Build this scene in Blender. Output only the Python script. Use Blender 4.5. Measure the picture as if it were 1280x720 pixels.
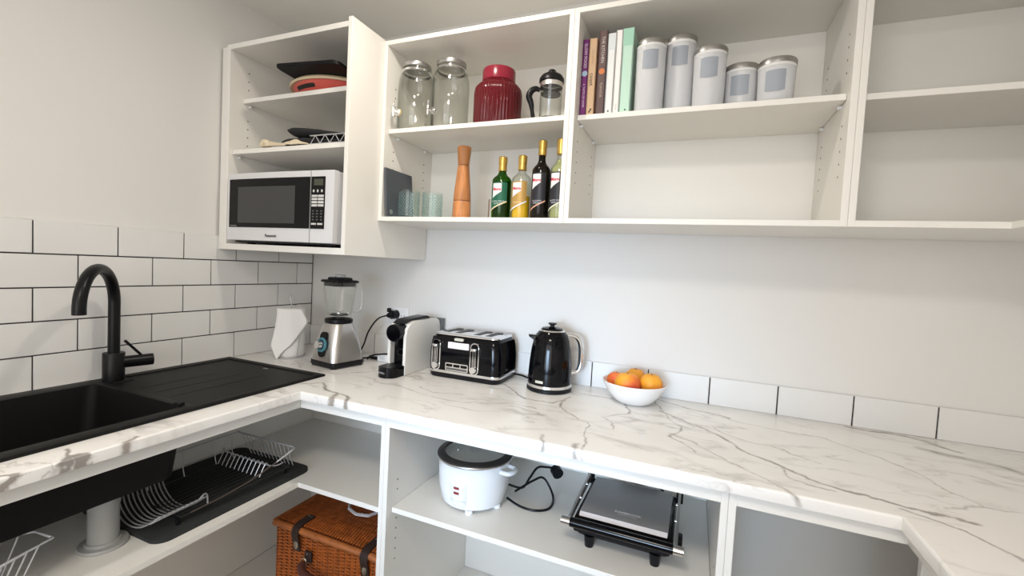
import bpy, bmesh, math, random
from mathutils import Vector, Matrix, noise
random.seed(4)
PI = math.pi
for o in list(bpy.data.objects): bpy.data.objects.remove(o)
S = bpy.context.scene
C = S.collection

# ------------------------------------------------------------------ camera
cam_d = bpy.data.cameras.new('camera'); cam = bpy.data.objects.new('camera', cam_d); C.objects.link(cam)
yaw, pitch, roll = math.radians(-22.2817), math.radians(-2.6704), math.radians(-3.0726)
f = Vector((math.sin(yaw)*math.cos(pitch), math.cos(yaw)*math.cos(pitch), math.sin(pitch)))
rt = f.cross(Vector((0, 0, 1))).normalized(); dn = f.cross(rt)
cr, sr = math.cos(roll), math.sin(roll)
rx = rt*cr+dn*sr; dx = -rt*sr+dn*cr
m = Matrix((rx, -dx, -f)).transposed().to_4x4(); m.translation = Vector((1.7314, -1.6466, 1.3269))
cam.matrix_world = m
cam_d.sensor_width = 36; cam_d.lens = 558.9/1280*36; cam_d.clip_start = .02
S.camera = cam

# ------------------------------------------------------------------ world, lights, exposure
W = bpy.data.worlds.new('world'); S.world = W; W.use_nodes = True
W.node_tree.nodes['Background'].inputs[0].default_value = (.86, .90, 1, 1)
W.node_tree.nodes['Background'].inputs[1].default_value = 1.0
S.view_settings.view_transform = 'Standard'; S.view_settings.look = 'None'
S.view_settings.gamma = 1; S.view_settings.use_curve_mapping = False
S.view_settings.exposure = 0.12

def area(name, loc, target, size, power, color, sy=None, shape='RECTANGLE'):
    d = bpy.data.lights.new(name, 'AREA'); d.energy = power; d.color = color; d.shape = shape
    d.size = size
    if shape == 'RECTANGLE': d.size_y = sy or size
    o = bpy.data.objects.new(name, d); C.objects.link(o); o.location = loc
    o.rotation_euler = (Vector(target)-Vector(loc)).to_track_quat('-Z', 'Y').to_euler()
    return o
dl = area('daylight_and_fill', (1.30, -3.18, .95), (1.22, 0, .66), .8, 3.6, (.50, .72, 1), 1.1)
dl.data.spread = math.radians(34)
area('daylight_and_fill', (1.45, -3.30, 1.45), (1.35, 0, 2.6), 1.9, 22, (1, .955, .90), 1.6)  # added broad fill, tilted up to brighten the ceiling and upper cabinets
DOWNLIGHTS = [(1.03, -.68, 5.2, .09), (1.50, -1.95, 12, .42)]
for x, y, p, sz_ in DOWNLIGHTS:
    area('downlight', (x, y, 2.296), (x, y, 0), sz_, p, (1, .92, .81), shape='DISK')

# ------------------------------------------------------------------ materials
MATS = {}
def mat(name, col, rough=.5, metal=0, trans=0, ior=1.45, bump=0, bscale=200, var=0, vscale=30, coat=0, spec=.5, emit=0, stretch=None, alpha=None, sss=0):
    if name in MATS: return MATS[name]
    M = bpy.data.materials.new(name); M.use_nodes = True; N = M.node_tree.nodes; L = M.node_tree.links
    b = N['Principled BSDF']; I = b.inputs
    I['Base Color'].default_value = (*col, 1); I['Roughness'].default_value = rough; I['Metallic'].default_value = metal
    I['Transmission Weight'].default_value = trans; I['IOR'].default_value = ior; I['Coat Weight'].default_value = coat
    I['Specular IOR Level'].default_value = spec
    if emit: I['Emission Color'].default_value = (*col, 1); I['Emission Strength'].default_value = emit
    if sss: I['Subsurface Weight'].default_value = sss; I['Subsurface Radius'].default_value = (.02, .01, .005)
    if bump or var:
        tc = N.new('ShaderNodeTexCoord'); nz = N.new('ShaderNodeTexNoise'); src = tc.outputs['Object']
        if stretch:
            mp = N.new('ShaderNodeMapping'); mp.inputs['Scale'].default_value = stretch; L.new(src, mp.inputs[0]); src = mp.outputs[0]
        L.new(src, nz.inputs['Vector']); nz.inputs['Detail'].default_value = 4
        nz.inputs['Scale'].default_value = bscale if bump else vscale
        if bump:
            bp = N.new('ShaderNodeBump'); bp.inputs['Strength'].default_value = bump; bp.inputs['Distance'].default_value = .002
            L.new(nz.outputs[0], bp.inputs['Height']); L.new(bp.outputs[0], I['Normal'])
        if var:
            n2 = N.new('ShaderNodeTexNoise'); n2.inputs['Scale'].default_value = vscale; L.new(src, n2.inputs['Vector'])
            mx = N.new('ShaderNodeMix'); mx.data_type = 'RGBA'
            mx.inputs[6].default_value = (*[c*(1-var) for c in col], 1); mx.inputs[7].default_value = (*[min(1, c*(1+var)) for c in col], 1)
            L.new(n2.outputs[0], mx.inputs[0]); L.new(mx.outputs[2], I['Base Color'])
    MATS[name] = M; return M

def m_wall(): return mat('painted_plaster', (.76, .745, .72), .8, bump=.06, bscale=350, var=.015, vscale=3)
PAINT = m_wall()
CEIL = mat('ceiling_paint', (.90, .885, .84), .85, bump=.05, bscale=300)
FLOOR = mat('floor_vinyl', (.13, .10, .08), .5, var=.15, vscale=8)
BOARD = mat('white_melamine', (.84, .82, .77), .38, bump=.02, bscale=500, var=.01, vscale=5)
EDGE = BOARD
TILE = mat('white_tile', (.77, .765, .75), .28, bump=.05, bscale=60, var=.02, vscale=6)
GROUT = mat('dark_grout', (.045, .04, .04), .9, bump=.1)
BLACKG = mat('black_granite', (.0072, .0068, .0066), .5, bump=.12, bscale=900, var=.3, vscale=400, spec=.22)
MBLACK = mat('matt_black_metal', (.004, .004, .005), .34, spec=.3)
BPLAST = mat('black_plastic', (.006, .006, .008), .35, spec=.3, bump=.03, bscale=600)
GBLACK = mat('gloss_black', (.002, .002, .003), .10, spec=.28)
WPLAST = mat('white_plastic', (.84, .85, .86), .25, coat=.2)
CHROME = mat('chrome', (.82, .82, .83), .12, 1)
STEEL = mat('brushed_steel', (.62, .60, .58), .32, 1, bump=.05, bscale=40, stretch=(1, 1, 40))
DSTEEL = mat('steel_lid', (.46, .45, .44), .34, 1, bump=.04, bscale=40, stretch=(40, 1, 1))
WIRE = mat('steel_wire', (.58, .58, .59), .35, .45)
WWIRE = mat('white_coated_wire', (.62, .62, .64), .4)
def glass(name, col, rough=0, ior=1.45):
    return mat(name, col, rough, trans=1, ior=ior)
def thin_glass(name, col, edge, gloss=.9):
    """clear thin-walled glass: passes light straight through, tinted towards grazing angles, mirror-like by Fresnel"""
    M = bpy.data.materials.new(name); M.use_nodes = True; N = M.node_tree.nodes; L = M.node_tree.links
    N.remove(N['Principled BSDF']); out = N['Material Output']
    lw = N.new('ShaderNodeLayerWeight'); lw.inputs['Blend'].default_value = .35
    pw = N.new('ShaderNodeMath'); pw.operation = 'POWER'; L.new(lw.outputs['Facing'], pw.inputs[0]); pw.inputs[1].default_value = 2.2
    mx = N.new('ShaderNodeMix'); mx.data_type = 'RGBA'; mx.inputs[6].default_value = (*col, 1); mx.inputs[7].default_value = (*edge, 1); L.new(pw.outputs[0], mx.inputs[0])
    tr_ = N.new('ShaderNodeBsdfTransparent'); L.new(mx.outputs[2], tr_.inputs[0])
    gl_ = N.new('ShaderNodeBsdfGlossy'); gl_.inputs['Roughness'].default_value = .04; gl_.inputs[0].default_value = (gloss, gloss, gloss, 1)
    l2 = N.new('ShaderNodeLayerWeight'); l2.inputs['Blend'].default_value = .5
    p5 = N.new('ShaderNodeMath'); p5.operation = 'POWER'; L.new(l2.outputs['Facing'], p5.inputs[0]); p5.inputs[1].default_value = 4.5
    fr_ = N.new('ShaderNodeMath'); fr_.operation = 'MULTIPLY_ADD'; L.new(p5.outputs[0], fr_.inputs[0]); fr_.inputs[1].default_value = .7; fr_.inputs[2].default_value = .035
    ms = N.new('ShaderNodeMixShader'); L.new(fr_.outputs[0], ms.inputs[0]); L.new(tr_.outputs[0], ms.inputs[1]); L.new(gl_.outputs[0], ms.inputs[2]); L.new(ms.outputs[0], out.inputs[0])
    return M
GLASS = thin_glass('clear_glass', (.985, .99, .98), (.70, .73, .69))

def marble():
    M = bpy.data.materials.new('marble_laminate'); M.use_nodes = True; N = M.node_tree.nodes; L = M.node_tree.links
    b = N['Principled BSDF']; b.inputs['Roughness'].default_value = .3; b.inputs['Coat Weight'].default_value = .1
    tc = N.new('ShaderNodeTexCoord')
    def math_(op, a, bb=None, c=None, clamp=False):
        n = N.new('ShaderNodeMath'); n.operation = op; n.use_clamp = clamp
        for i, vv in enumerate((a, bb, c)):
            if vv is None: continue
            if isinstance(vv, (int, float)): n.inputs[i].default_value = vv
            else: L.new(vv, n.inputs[i])
        return n.outputs[0]
    def vm(op, a, bb=None, scale=None):
        n = N.new('ShaderNodeVectorMath'); n.operation = op
        for i, vv in enumerate((a, bb)):
            if vv is None: continue
            if isinstance(vv, (tuple, Vector)): n.inputs[i].default_value = vv
            else: L.new(vv, n.inputs[i])
        if scale is not None:
            if isinstance(scale, (int, float)): n.inputs['Scale'].default_value = scale
            else: L.new(scale, n.inputs['Scale'])
        return n
    def noise_(vec, sc, det=3, ro=.5, col=False):
        n = N.new('ShaderNodeTexNoise'); n.inputs['Scale'].default_value = sc; n.inputs['Detail'].default_value = det
        n.inputs['Roughness'].default_value = ro; L.new(vec, n.inputs['Vector']); return n.outputs[1 if col else 0]
    P0 = tc.outputs['Object']
    def warp(P, sc, amp, det=3):
        c = noise_(P, sc, det, .55, True); c = vm('SUBTRACT', c, (.5, .5, .5)).outputs[0]
        return vm('ADD', P, vm('SCALE', c, scale=amp).outputs[0]).outputs[0]
    Pw = warp(warp(warp(P0, 3.5, .085, 2), 14, .040, 4), 55, .010, 3)
    Pf = vm('MULTIPLY', Pw, (1, 1, 0)).outputs[0]
    segs = []
    def poly(pts, w, s):
        for a, c in zip(pts[:-1], pts[1:]): segs.append((a, c, w, s))
    poly([(1.66,-.17),(1.74,-.24),(1.81,-.32),(1.94,-.47),(2.04,-.54),(2.14,-.56),(2.24,-.58)], .0045, 1)
    poly([(2.32,-.14),(2.43,-.16),(2.55,-.24)], .016, .6)
    poly([(2.2,-.03),(2.32,-.03),(2.42,-.1)], .007, .8)
    poly([(2.13,-.58),(2.21,-.62),(2.25,-.69),(2.4,-.8)], .004, .7)
    poly([(1.84,-.14),(1.95,-.17),(2.08,-.19),(2.22,-.33),(2.28,-.48),(2.38,-.48)], .003, .45)
    poly([(2.2,-.54),(2.28,-.48)], .004, .5)
    poly([(1.70,-.38),(1.78,-.43),(1.9,-.55),(1.96,-.62)], .004, .45)
    poly([(.54,-.53),(.59,-.48),(.66,-.54),(.76,-.55),(.82,-.62)], .0045, .9)
    poly([(.72,-.55),(.76,-.62)], .006, .9)
    poly([(.44,-.36),(.53,-.37),(.62,-.28)], .003, .5)
    poly([(1.10,-.14),(1.24,-.28),(1.33,-.28),(1.36,-.18)], .0038, .8)
    poly([(1.35,-.2),(1.36,-.3),(1.45,-.38)], .0035, .7)
    poly([(.98,-.42),(1.1,-.42),(1.2,-.36),(1.3,-.36)], .003, .5)
    poly([(1.54,-.15),(1.59,-.26)], .0035, .7)
    poly([(1.63,-.05),(1.68,-.19),(1.76,-.28)], .003, .5)
    poly([(1.64,-.04),(1.74,-.10),(1.86,-.14)], .0045, .7)
    poly([(.62,-1.125),(.59,-1.165),(.615,-1.20),(.63,-1.27)], .0055, 1.3); poly([(.64,-1.16),(.615,-1.20),(.60,-1.26)], .004, 1.2); poly([(.59,-1.165),(.55,-1.15)], .003, .8)
    poly([(.63,-1.085),(.605,-1.075),(.59,-1.05)], .006, .9)
    poly([(.25,-.30),(.36,-.36)], .004, .4)
    poly([(1.38,-.56),(1.42,-.62)], .005, .6)
    poly([(1.49,-.57),(1.52,-.63)], .006, .6)
    poly([(1.68,-.20),(1.72,-.30),(1.70,-.40),(1.76,-.47)], .003, .6); poly([(1.74,-.24),(1.86,-.30),(1.97,-.33),(2.05,-.40)], .0028, .5)
    poly([(1.45,-.38),(1.50,-.44),(1.49,-.52),(1.52,-.6)], .003, .55); poly([(1.59,-.26),(1.52,-.33),(1.56,-.42)], .003, .5)
    poly([(1.94,-.47),(1.96,-.53),(2.02,-.56)], .003, .6); poly([(.88,-.34),(.97,-.38),(1.06,-.34)], .0028, .5)
    wn = math_('MULTIPLY_ADD', noise_(P0, 21, 3, .65), 3.2, -.55)
    tot = None
    for a, c, w, s in segs:
        a = Vector((*a, 0)); c = Vector((*c, 0)); d = (c-a); ln = d.length; d.normalize()
        q = vm('SUBTRACT', Pf, a).outputs[0]
        t = vm('DOT_PRODUCT', q, d).outputs['Value']; t = math_('MINIMUM', math_('MAXIMUM', t, 0.), ln)
        r = vm('LENGTH', vm('SUBTRACT', q, vm('SCALE', d, scale=t).outputs[0]).outputs[0]).outputs['Value']
        r = math_('DIVIDE', r, w)
        g = math_('MULTIPLY', math_('POWER', 2.718, math_('MULTIPLY', math_('MULTIPLY', r, r), -1.)), s)
        tot = g if tot is None else math_('MAXIMUM', tot, g)
    tot = math_('MULTIPLY', tot, wn)
    # faint ground veins everywhere
    Pr = N.new('ShaderNodeMapping'); Pr.inputs['Rotation'].default_value = (0, 0, math.radians(48)); Pr.inputs['Scale'].default_value = (.55, 1.9, 1); L.new(Pw, Pr.inputs[0])
    nn = noise_(Pr.outputs[0], 2.6, 4, .5)
    rid = math_('ABSOLUTE', math_('SUBTRACT', nn, .5)); fa = math_('SUBTRACT', 1., math_('MULTIPLY', rid, 30.), clamp=True)
    msk = math_('MULTIPLY_ADD', noise_(P0, 4.3, 2), 3.4, -1.25, True)
    n3 = noise_(Pr.outputs[0], 6.5, 4, .6); fb_ = math_('SUBTRACT', 1., math_('MULTIPLY', math_('ABSOLUTE', math_('SUBTRACT', n3, .5)), 22.), clamp=True)
    m3 = math_('MULTIPLY_ADD', noise_(P0, 7.3, 1), 4., -1.9, True)
    fa = math_('MULTIPLY', math_('MULTIPLY', fa, fa), math_('MULTIPLY', msk, .66))
    fa = math_('MAXIMUM', fa, math_('MULTIPLY', math_('MULTIPLY', fb_, fb_), math_('MULTIPLY', m3, .52)))
    wash = math_('MULTIPLY', math_('MULTIPLY_ADD', noise_(Pr.outputs[0], 3.1, 3), 3., -1.55, True), .09); fa = math_('MAXIMUM', fa, wash)
    fac = math_('MAXIMUM', math_('MINIMUM', tot, .85), fa)
    base = N.new('ShaderNodeMix'); base.data_type = 'RGBA'; base.inputs[6].default_value = (.80, .78, .75, 1); base.inputs[7].default_value = (.88, .865, .84, 1)
    L.new(noise_(P0, 5, 3), base.inputs[0])
    vc = N.new('ShaderNodeMix'); vc.data_type = 'RGBA'; vc.inputs[6].default_value = (.10, .10, .105, 1); vc.inputs[7].default_value = (.34, .27, .21, 1)
    L.new(noise_(P0, 7, 1), vc.inputs[0])
    mx = N.new('ShaderNodeMix'); mx.data_type = 'RGBA'; L.new(fac, mx.inputs[0]); L.new(base.outputs[2], mx.inputs[6]); L.new(vc.outputs[2], mx.inputs[7])
    L.new(mx.outputs[2], b.inputs['Base Color'])
    return M
MARBLE = marble()

# ------------------------------------------------------------------ mesh builder
class MB:
    def __init__(s): s.bm = bmesh.new()
    def box(s, a, b, bev=0, seg=1, rot=None, c=None):
        g = bmesh.ops.create_cube(s.bm, size=1)['verts']
        mid = Vector([(a[i]+b[i])/2 for i in range(3)]); sz = [abs(b[i]-a[i]) for i in range(3)]
        for v in g: v.co = Vector([v.co[i]*sz[i] for i in range(3)])
        if bev:
            es = list({e for v in g for e in v.link_edges})
            r = bmesh.ops.bevel(s.bm, geom=es, offset=min(bev, min(sz)*.49), segments=seg, affect='EDGES', profile=.5)
            g = list({v for fa in r['faces'] for v in fa.verts} | {v for v in g if v.is_valid})
            seen = set(g); st = list(g)
            while st:
                v = st.pop()
                for e in v.link_edges:
                    w = e.other_vert(v)
                    if w not in seen: seen.add(w); st.append(w)
            g = list(seen)
        M = Matrix.Translation(mid)
        if rot is not None: M = M @ rot
        for v in g: v.co = M @ v.co
        return s
    def ring(s, pts): return [s.bm.verts.new(p) for p in pts]
    def bridge(s, r0, r1, closed=True):
        n = len(r0)
        for i in range(n if closed else n-1):
            j = (i+1) % n
            try: s.bm.faces.new((r0[i], r0[j], r1[j], r1[i]))
            except ValueError: pass
    def cap(s, r, flip=False):
        try: s.bm.faces.new(list(reversed(r)) if flip else r)
        except ValueError: pass
    def cyl(s, p0, p1, r0, r1=None, seg=20, caps=True):
        if r1 is None: r1 = r0
        p0 = Vector(p0); p1 = Vector(p1); d = (p1-p0).normalized()
        u = d.orthogonal().normalized(); w = d.cross(u)
        R = []
        for p, r in ((p0, r0), (p1, r1)): R.append(s.ring([p+(u*math.cos(2*PI*i/seg)+w*math.sin(2*PI*i/seg))*r for i in range(seg)]))
        s.bridge(R[0], R[1])
        if caps: s.cap(R[0], True); s.cap(R[1])
        return s
    def lathe(s, prof, c, seg=32, capb=True, capt=True, sx=1, sy=1, a0=0, ribs=0, ribd=0):
        R = []
        for r, z in prof:
            if r < 1e-5: R.append([s.bm.verts.new((c[0], c[1], c[2]+z))]); continue
            R.append(s.ring([(c[0]+sx*(r+(ribd*math.cos(i/seg*2*PI*ribs) if ribs and r > .03 else 0))*math.cos(a0+2*PI*i/seg), c[1]+sy*(r+(ribd*math.cos(i/seg*2*PI*ribs) if ribs and r > .03 else 0))*math.sin(a0+2*PI*i/seg), c[2]+z) for i in range(seg)]))
        for A, B in zip(R[:-1], R[1:]):
            if len(A) == 1 and len(B) > 1:
                for i in range(seg): s.bm.faces.new((A[0], B[(i+1) % seg], B[i]))
            elif len(B) == 1 and len(A) > 1:
                for i in range(seg): s.bm.faces.new((A[i], A[(i+1) % seg], B[0]))
            elif len(A) > 1: s.bridge(A, B)
        if capb and len(R[0]) > 1: s.cap(R[0], True)
        if capt and len(R[-1]) > 1: s.cap(R[-1])
        return s
    def loft(s, rings, closed=True, capb=True, capt=True):
        R = [s.ring(r) for r in rings]
        for A, B in zip(R[:-1], R[1:]): s.bridge(A, B, closed)
        if capb: s.cap(R[0], True)
        if capt: s.cap(R[-1])
        return s
    def tube(s, pts, r, seg=6, closed=False, rr=None):
        pts = [Vector(p) for p in pts]; n = len(pts); R = []; u = None
        for i, p in enumerate(pts):
            if closed: d = pts[(i+1) % n]-pts[i-1]
            else: d = pts[min(i+1, n-1)]-pts[max(i-1, 0)]
            if d.length < 1e-9: d = Vector((0, 0, 1))
            d.normalize()
            if u is None: u = d.orthogonal().normalized()
            else:
                u = u-d*u.dot(d)
                if u.length < 1e-6: u = d.orthogonal()
                u.normalize()
            w = d.cross(u); q = rr[i] if rr else r
            R.append(s.ring([p+(u*math.cos(2*PI*k/seg)+w*math.sin(2*PI*k/seg))*q for k in range(seg)]))
        for A, B in zip(R[:-1], R[1:]): s.bridge(A, B)
        if closed: s.bridge(R[-1], R[0])
        else: s.cap(R[0], True); s.cap(R[-1])
        return s
    def prism(s, poly, axis, a, b):
        """poly in the two other axes (cyclic order), extruded along axis from a to b"""
        def mk(p, t):
            return {0: (t, p[0], p[1]), 1: (p[0], t, p[1]), 2: (p[0], p[1], t)}[axis]
        A = s.ring([mk(p, a) for p in poly]); B = s.ring([mk(p, b) for p in poly])
        s.bridge(A, B); s.cap(A, True); s.cap(B); return s
    def sheet(s, grid):
        V = [s.ring(r) for r in grid]
        for A, B in zip(V[:-1], V[1:]): s.bridge(A, B, False)
        return s
    def cells(s, xs, ys, fill, z0, z1):
        V = {}
        def vt(i, j, z):
            k = (i, j, z)
            if k not in V: V[k] = s.bm.verts.new((xs[i], ys[j], z))
            return V[k]
        nx, ny = len(xs)-1, len(ys)-1
        F = lambda i, j: 0 <= i < nx and 0 <= j < ny and fill((xs[i]+xs[i+1])/2, (ys[j]+ys[j+1])/2)
        for i in range(nx):
            for j in range(ny):
                if not F(i, j): continue
                s.bm.faces.new((vt(i, j, z1), vt(i+1, j, z1), vt(i+1, j+1, z1), vt(i, j+1, z1)))
                s.bm.faces.new((vt(i, j+1, z0), vt(i+1, j+1, z0), vt(i+1, j, z0), vt(i, j, z0)))
                for di, dj, a, b in ((-1, 0, (i, j+1), (i, j)), (1, 0, (i+1, j), (i+1, j+1)), (0, -1, (i, j), (i+1, j)), (0, 1, (i+1, j+1), (i, j+1))):
                    if not F(i+di, j+dj): s.bm.faces.new((vt(*a, z0), vt(*b, z0), vt(*b, z1), vt(*a, z1)))
        return s

def root_loc(o):
    l = Vector((0, 0, 0))
    while o is not None: l += Vector(o.location); o = o.parent
    return l
def obj(name, mb, material, parent=None, local=False, smooth=40, label=None, kind=None):
    bm = mb.bm
    bmesh.ops.remove_doubles(bm, verts=bm.verts, dist=1e-6)
    bmesh.ops.recalc_face_normals(bm, faces=bm.faces)
    me = bpy.data.meshes.new(name)
    if parent is not None and not local: bmesh.ops.translate(bm, verts=bm.verts, vec=-root_loc(parent))
    bm.to_mesh(me); bm.free()
    me.materials.append(material)
    if smooth:
        for p in me.polygons: p.use_smooth = True
        me.set_sharp_from_angle(angle=math.radians(smooth))
    o = bpy.data.objects.new(name, me); C.objects.link(o)
    if parent is not None: o.parent = parent
    if label: o['label'] = label
    if kind: o['kind'] = kind
    return o
def thing(name, label, cat, loc=(0, 0, 0), group=None, rz=0):
    o = bpy.data.objects.new(name, None); C.objects.link(o); o.location = loc; o.rotation_euler = (0, 0, rz)
    o.empty_display_size = .02
    o['label'] = label; o['category'] = cat
    if group: o['group'] = group
    return o
def tag(o, label, cat, group=None):
    o['label'] = label; o['category'] = cat
    if group: o['group'] = group
    return o
def struct(name, mb, material, parent=None, smooth=40):
    o = obj(name, mb, material, parent, smooth=smooth)
    if parent is None: o['kind'] = 'structure'
    return o
def copy_child(src, parent, loc=None):
    c = src.copy(); C.objects.link(c); c.parent = parent
    if loc is not None: c.location = loc
    return c
def box(a, b, bev=0, seg=1, rot=None): return MB().box(a, b, bev, seg, rot)
def spline(pts, n=8, closed=False):
    P = [Vector(p) for p in pts]; out = []; N = len(P)
    rng = range(N) if closed else range(N-1)
    for i in rng:
        if closed: a, b, c, d = P[i-1], P[i], P[(i+1) % N], P[(i+2) % N]
        else: a, b, c, d = P[max(i-1, 0)], P[i], P[i+1], P[min(i+2, N-1)]
        for k in range(n):
            t = k/n; out.append(.5*((2*b)+(c-a)*t+(2*a-5*b+4*c-d)*t*t+(3*b-a-3*c+d)*t**3))
    if not closed: out.append(P[-1])
    return out
def rrect(x0, y0, x1, y1, r, n=5):
    out = []
    for cx, cy, a in ((x1-r, y1-r, 0), (x0+r, y1-r, PI/2), (x0+r, y0+r, PI), (x1-r, y0+r, 3*PI/2)):
        for k in range(n+1): out.append((cx+r*math.cos(a+k/n*PI/2), cy+r*math.sin(a+k/n*PI/2)))
    return out
def text(name, body, size, parent, material, loc, ex, ey, depth=.0004, wrap=None, align='CENTER', local=False, bold=0):
    """flat lettering: ex, ey are the reading and up directions; wrap=(centre, radius) bends it round a vertical cylinder"""
    cu = bpy.data.curves.new(name, 'FONT'); cu.body = body; cu.size = size; cu.align_x = align; cu.align_y = 'CENTER'; cu.resolution_u = 2
    cu.offset = bold
    t = bpy.data.objects.new(name, cu); C.objects.link(t); bpy.context.view_layer.update()
    me = bpy.data.meshes.new_from_object(t.evaluated_get(bpy.context.evaluated_depsgraph_get()))
    bpy.data.objects.remove(t); bpy.data.curves.remove(cu)
    ex = Vector(ex).normalized(); ey = Vector(ey).normalized(); nz = ex.cross(ey); loc = Vector(loc)
    off = Vector((0, 0, 0)) if local or parent is None else root_loc(parent)
    for v in me.vertices:
        if wrap:
            cx, cy, R, th, z = wrap; a = th+v.co.x*ex.x/R if ey.z > .5 else th+(-v.co.y)/R
            zz = z+(v.co.y if ey.z > .5 else v.co.x*ex.z)
            v.co = Vector((cx+(R+depth)*math.cos(a), cy+(R+depth)*math.sin(a), zz))-off
        else: v.co = loc+ex*v.co.x+ey*v.co.y+nz*depth-off
    me.materials.clear(); me.materials.append(material)
    o = bpy.data.objects.new(name, me); C.objects.link(o)
    if parent is not None: o.parent = parent
    return o

# ------------------------------------------------------------------ room shell
XR, YF, ZC = 2.715, -3.2, 2.31
fl = struct('floor', box((-.1, YF-.1, -.08), (XR+.1, .1, 0)), FLOOR)
struct('ceiling', box((-.1, YF-.1, ZC), (XR+.1, .1, ZC+.08)), CEIL)
wl = struct('wall_left', box((-.1, YF-.1, 0), (0, .1, ZC)), PAINT)
wb = struct('wall_back', box((0, 0, 0), (XR, .1, ZC)), PAINT)
struct('wall_right', box((XR, YF-.1, 0), (XR+.1, .1, ZC)), PAINT)
b = MB(); wx0, wx1, wz0, wz1 = .45, 2.45, .6, 2.3
b.box((0, YF-.1, 0), (XR, YF, wz0)); b.box((0, YF-.1, wz1), (XR, YF, ZC)); b.box((0, YF-.1, wz0), (wx0, YF, wz1)); b.box((wx1, YF-.1, wz0), (XR, YF, wz1))
struct('wall_front', b, PAINT)
b = MB()
for z in (wz0, wz1-.04): b.box((wx0, YF-.08, z), (wx1, YF-.03, z+.04))
for x in (wx0, (wx0+wx1)/2-.02, wx1-.04): b.box((x, YF-.08, wz0+.04), (x+.04, YF-.03, wz1-.04))
struct('window_1', b, WPLAST)

# tiles: pieces 200 x 97 mm with dark joints
TP, TH, ZT, Y0 = .2, .0969, 1.390, -.9964
g = 0.0040
obj('grout_bed', box((0, -1.72, .9005), (.0042, 0, ZT-.004)), GROUT, wl)
tile_mesh = {}
def tile_part(w, h, parent, pos, axis):
    k = (round(w, 4), round(h, 4), axis)
    if k not in tile_mesh:
        mb = MB().box((0, 0, 0), (w, .0062, h), .0008)
        o = obj('tile', mb, TILE, None); me = o.data
        if axis == 0:
            for v in me.vertices: v.co = Vector((v.co.y, v.co.x, v.co.z))
            me.flip_normals()
        else:
            for v in me.vertices: v.co = Vector((v.co.x, -v.co.y, v.co.z))
            me.flip_normals()
        tile_mesh[k] = me; o.parent = parent; o.location = pos; return o
    o = bpy.data.objects.new('tile', tile_mesh[k]); C.objects.link(o); o.parent = parent; o.location = pos; return o
for r in range(5):
    zt = ZT-r*TH; zb = zt-TH
    zt += 0; h = TH-g; sh = 0 if r % 2 == 0 else .1
    t = -5
    while True:
        ya = Y0+sh+t*TP+g/2; yb = ya+TP-g; t += 1
        if ya > -.02: break
        if yb < -1.7: continue
        yb = min(yb, -.0075); ya = max(ya, -1.7)
        if yb-ya < .012: continue
        hb_ = h if r < 4 else h+.0065
        tile_part(round(yb-ya, 4), round(hb_, 4), wl, (.0022, ya, zt-g/2-hb_), 0)
# thin last strip where the bottom joint stays dark, then the single row along the back wall
obj('grout_bed', box((.0, -.0042, .9005), (XR-.02, 0, .9905)), GROUT, wb)
t = -8
while True:
    xa = 1.3975+t*TP+g/2; xb = xa+TP-g; t += 1
    if xa > XR-.02: break
    xa = max(xa, .0095); xb = min(xb, XR-.002)
    if xb-xa < .012: continue
    tile_part(round(xb-xa, 4), .0930, wb, (xa, -.0022, .9005), 1)

# ------------------------------------------------------------------ worktop with sink cut-out
SX0, SX1, SY0, SY1 = .022, .524, -1.46, -.424      # sink rim
XL, XR2, YB = .6046, 2.118, -.6045
xs = [.004, SX0+.012, SX1-.012, XL, XR2, XR-.002]; ys = [-1.9, SY0+.012, SY1-.012-.0, -.6045, -.005]
ys = sorted(set([-1.9, SY0+.012, YB, SY1-.012, -.005]))
def fill(x, y):
    if SX0+.012 < x < SX1-.012 and SY0+.012 < y < SY1-.012: return False
    return x < XL or x > XR2 or y > YB
wt = MB().cells(xs, ys, fill, .874, .9)
bm = wt.bm; bmesh.ops.recalc_face_normals(bm, faces=bm.faces)
es = [e for e in bm.edges if len(e.link_faces) == 2 and abs(e.verts[0].co.z-.9) < 1e-5 and abs(e.verts[1].co.z-.9) < 1e-5 and e.calc_face_angle(0) > 1
      and ((abs(e.verts[0].co.x-XL) < 1e-5 and abs(e.verts[1].co.x-XL) < 1e-5) or (abs(e.verts[0].co.x-XR2) < 1e-5 and abs(e.verts[1].co.x-XR2) < 1e-5) or (abs(e.verts[0].co.y-YB) < 1e-5 and abs(e.verts[1].co.y-YB) < 1e-5))]
bmesh.ops.bevel(bm, geom=es, offset=.006, segments=3, affect='EDGES', profile=.5)
tag(obj('worktop', wt, MARBLE, smooth=30), 'U-shaped white marble-look worktop with grey veins running along three walls', 'worktop')

# ------------------------------------------------------------------ cabinets
def pins(parent, plane, val, us, zs_, inward):
    """little shelf-pin holes on a side panel; us are y values"""
    mb = MB()
    for u in us:
        for z in zs_:
            mb.cyl((val, u, z), (val+inward*.0006, u, z), .0026, seg=8)
    return obj('pin_hole', mb, mat('pin_hole_dark', (.10, .09, .08), .7), parent, kind='stuff')
def panel(parent, name, a, b, bev=.0008, label=None): return obj(name, box(a, b, bev), BOARD, parent, label=label, smooth=0)
TK = .0155
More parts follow.
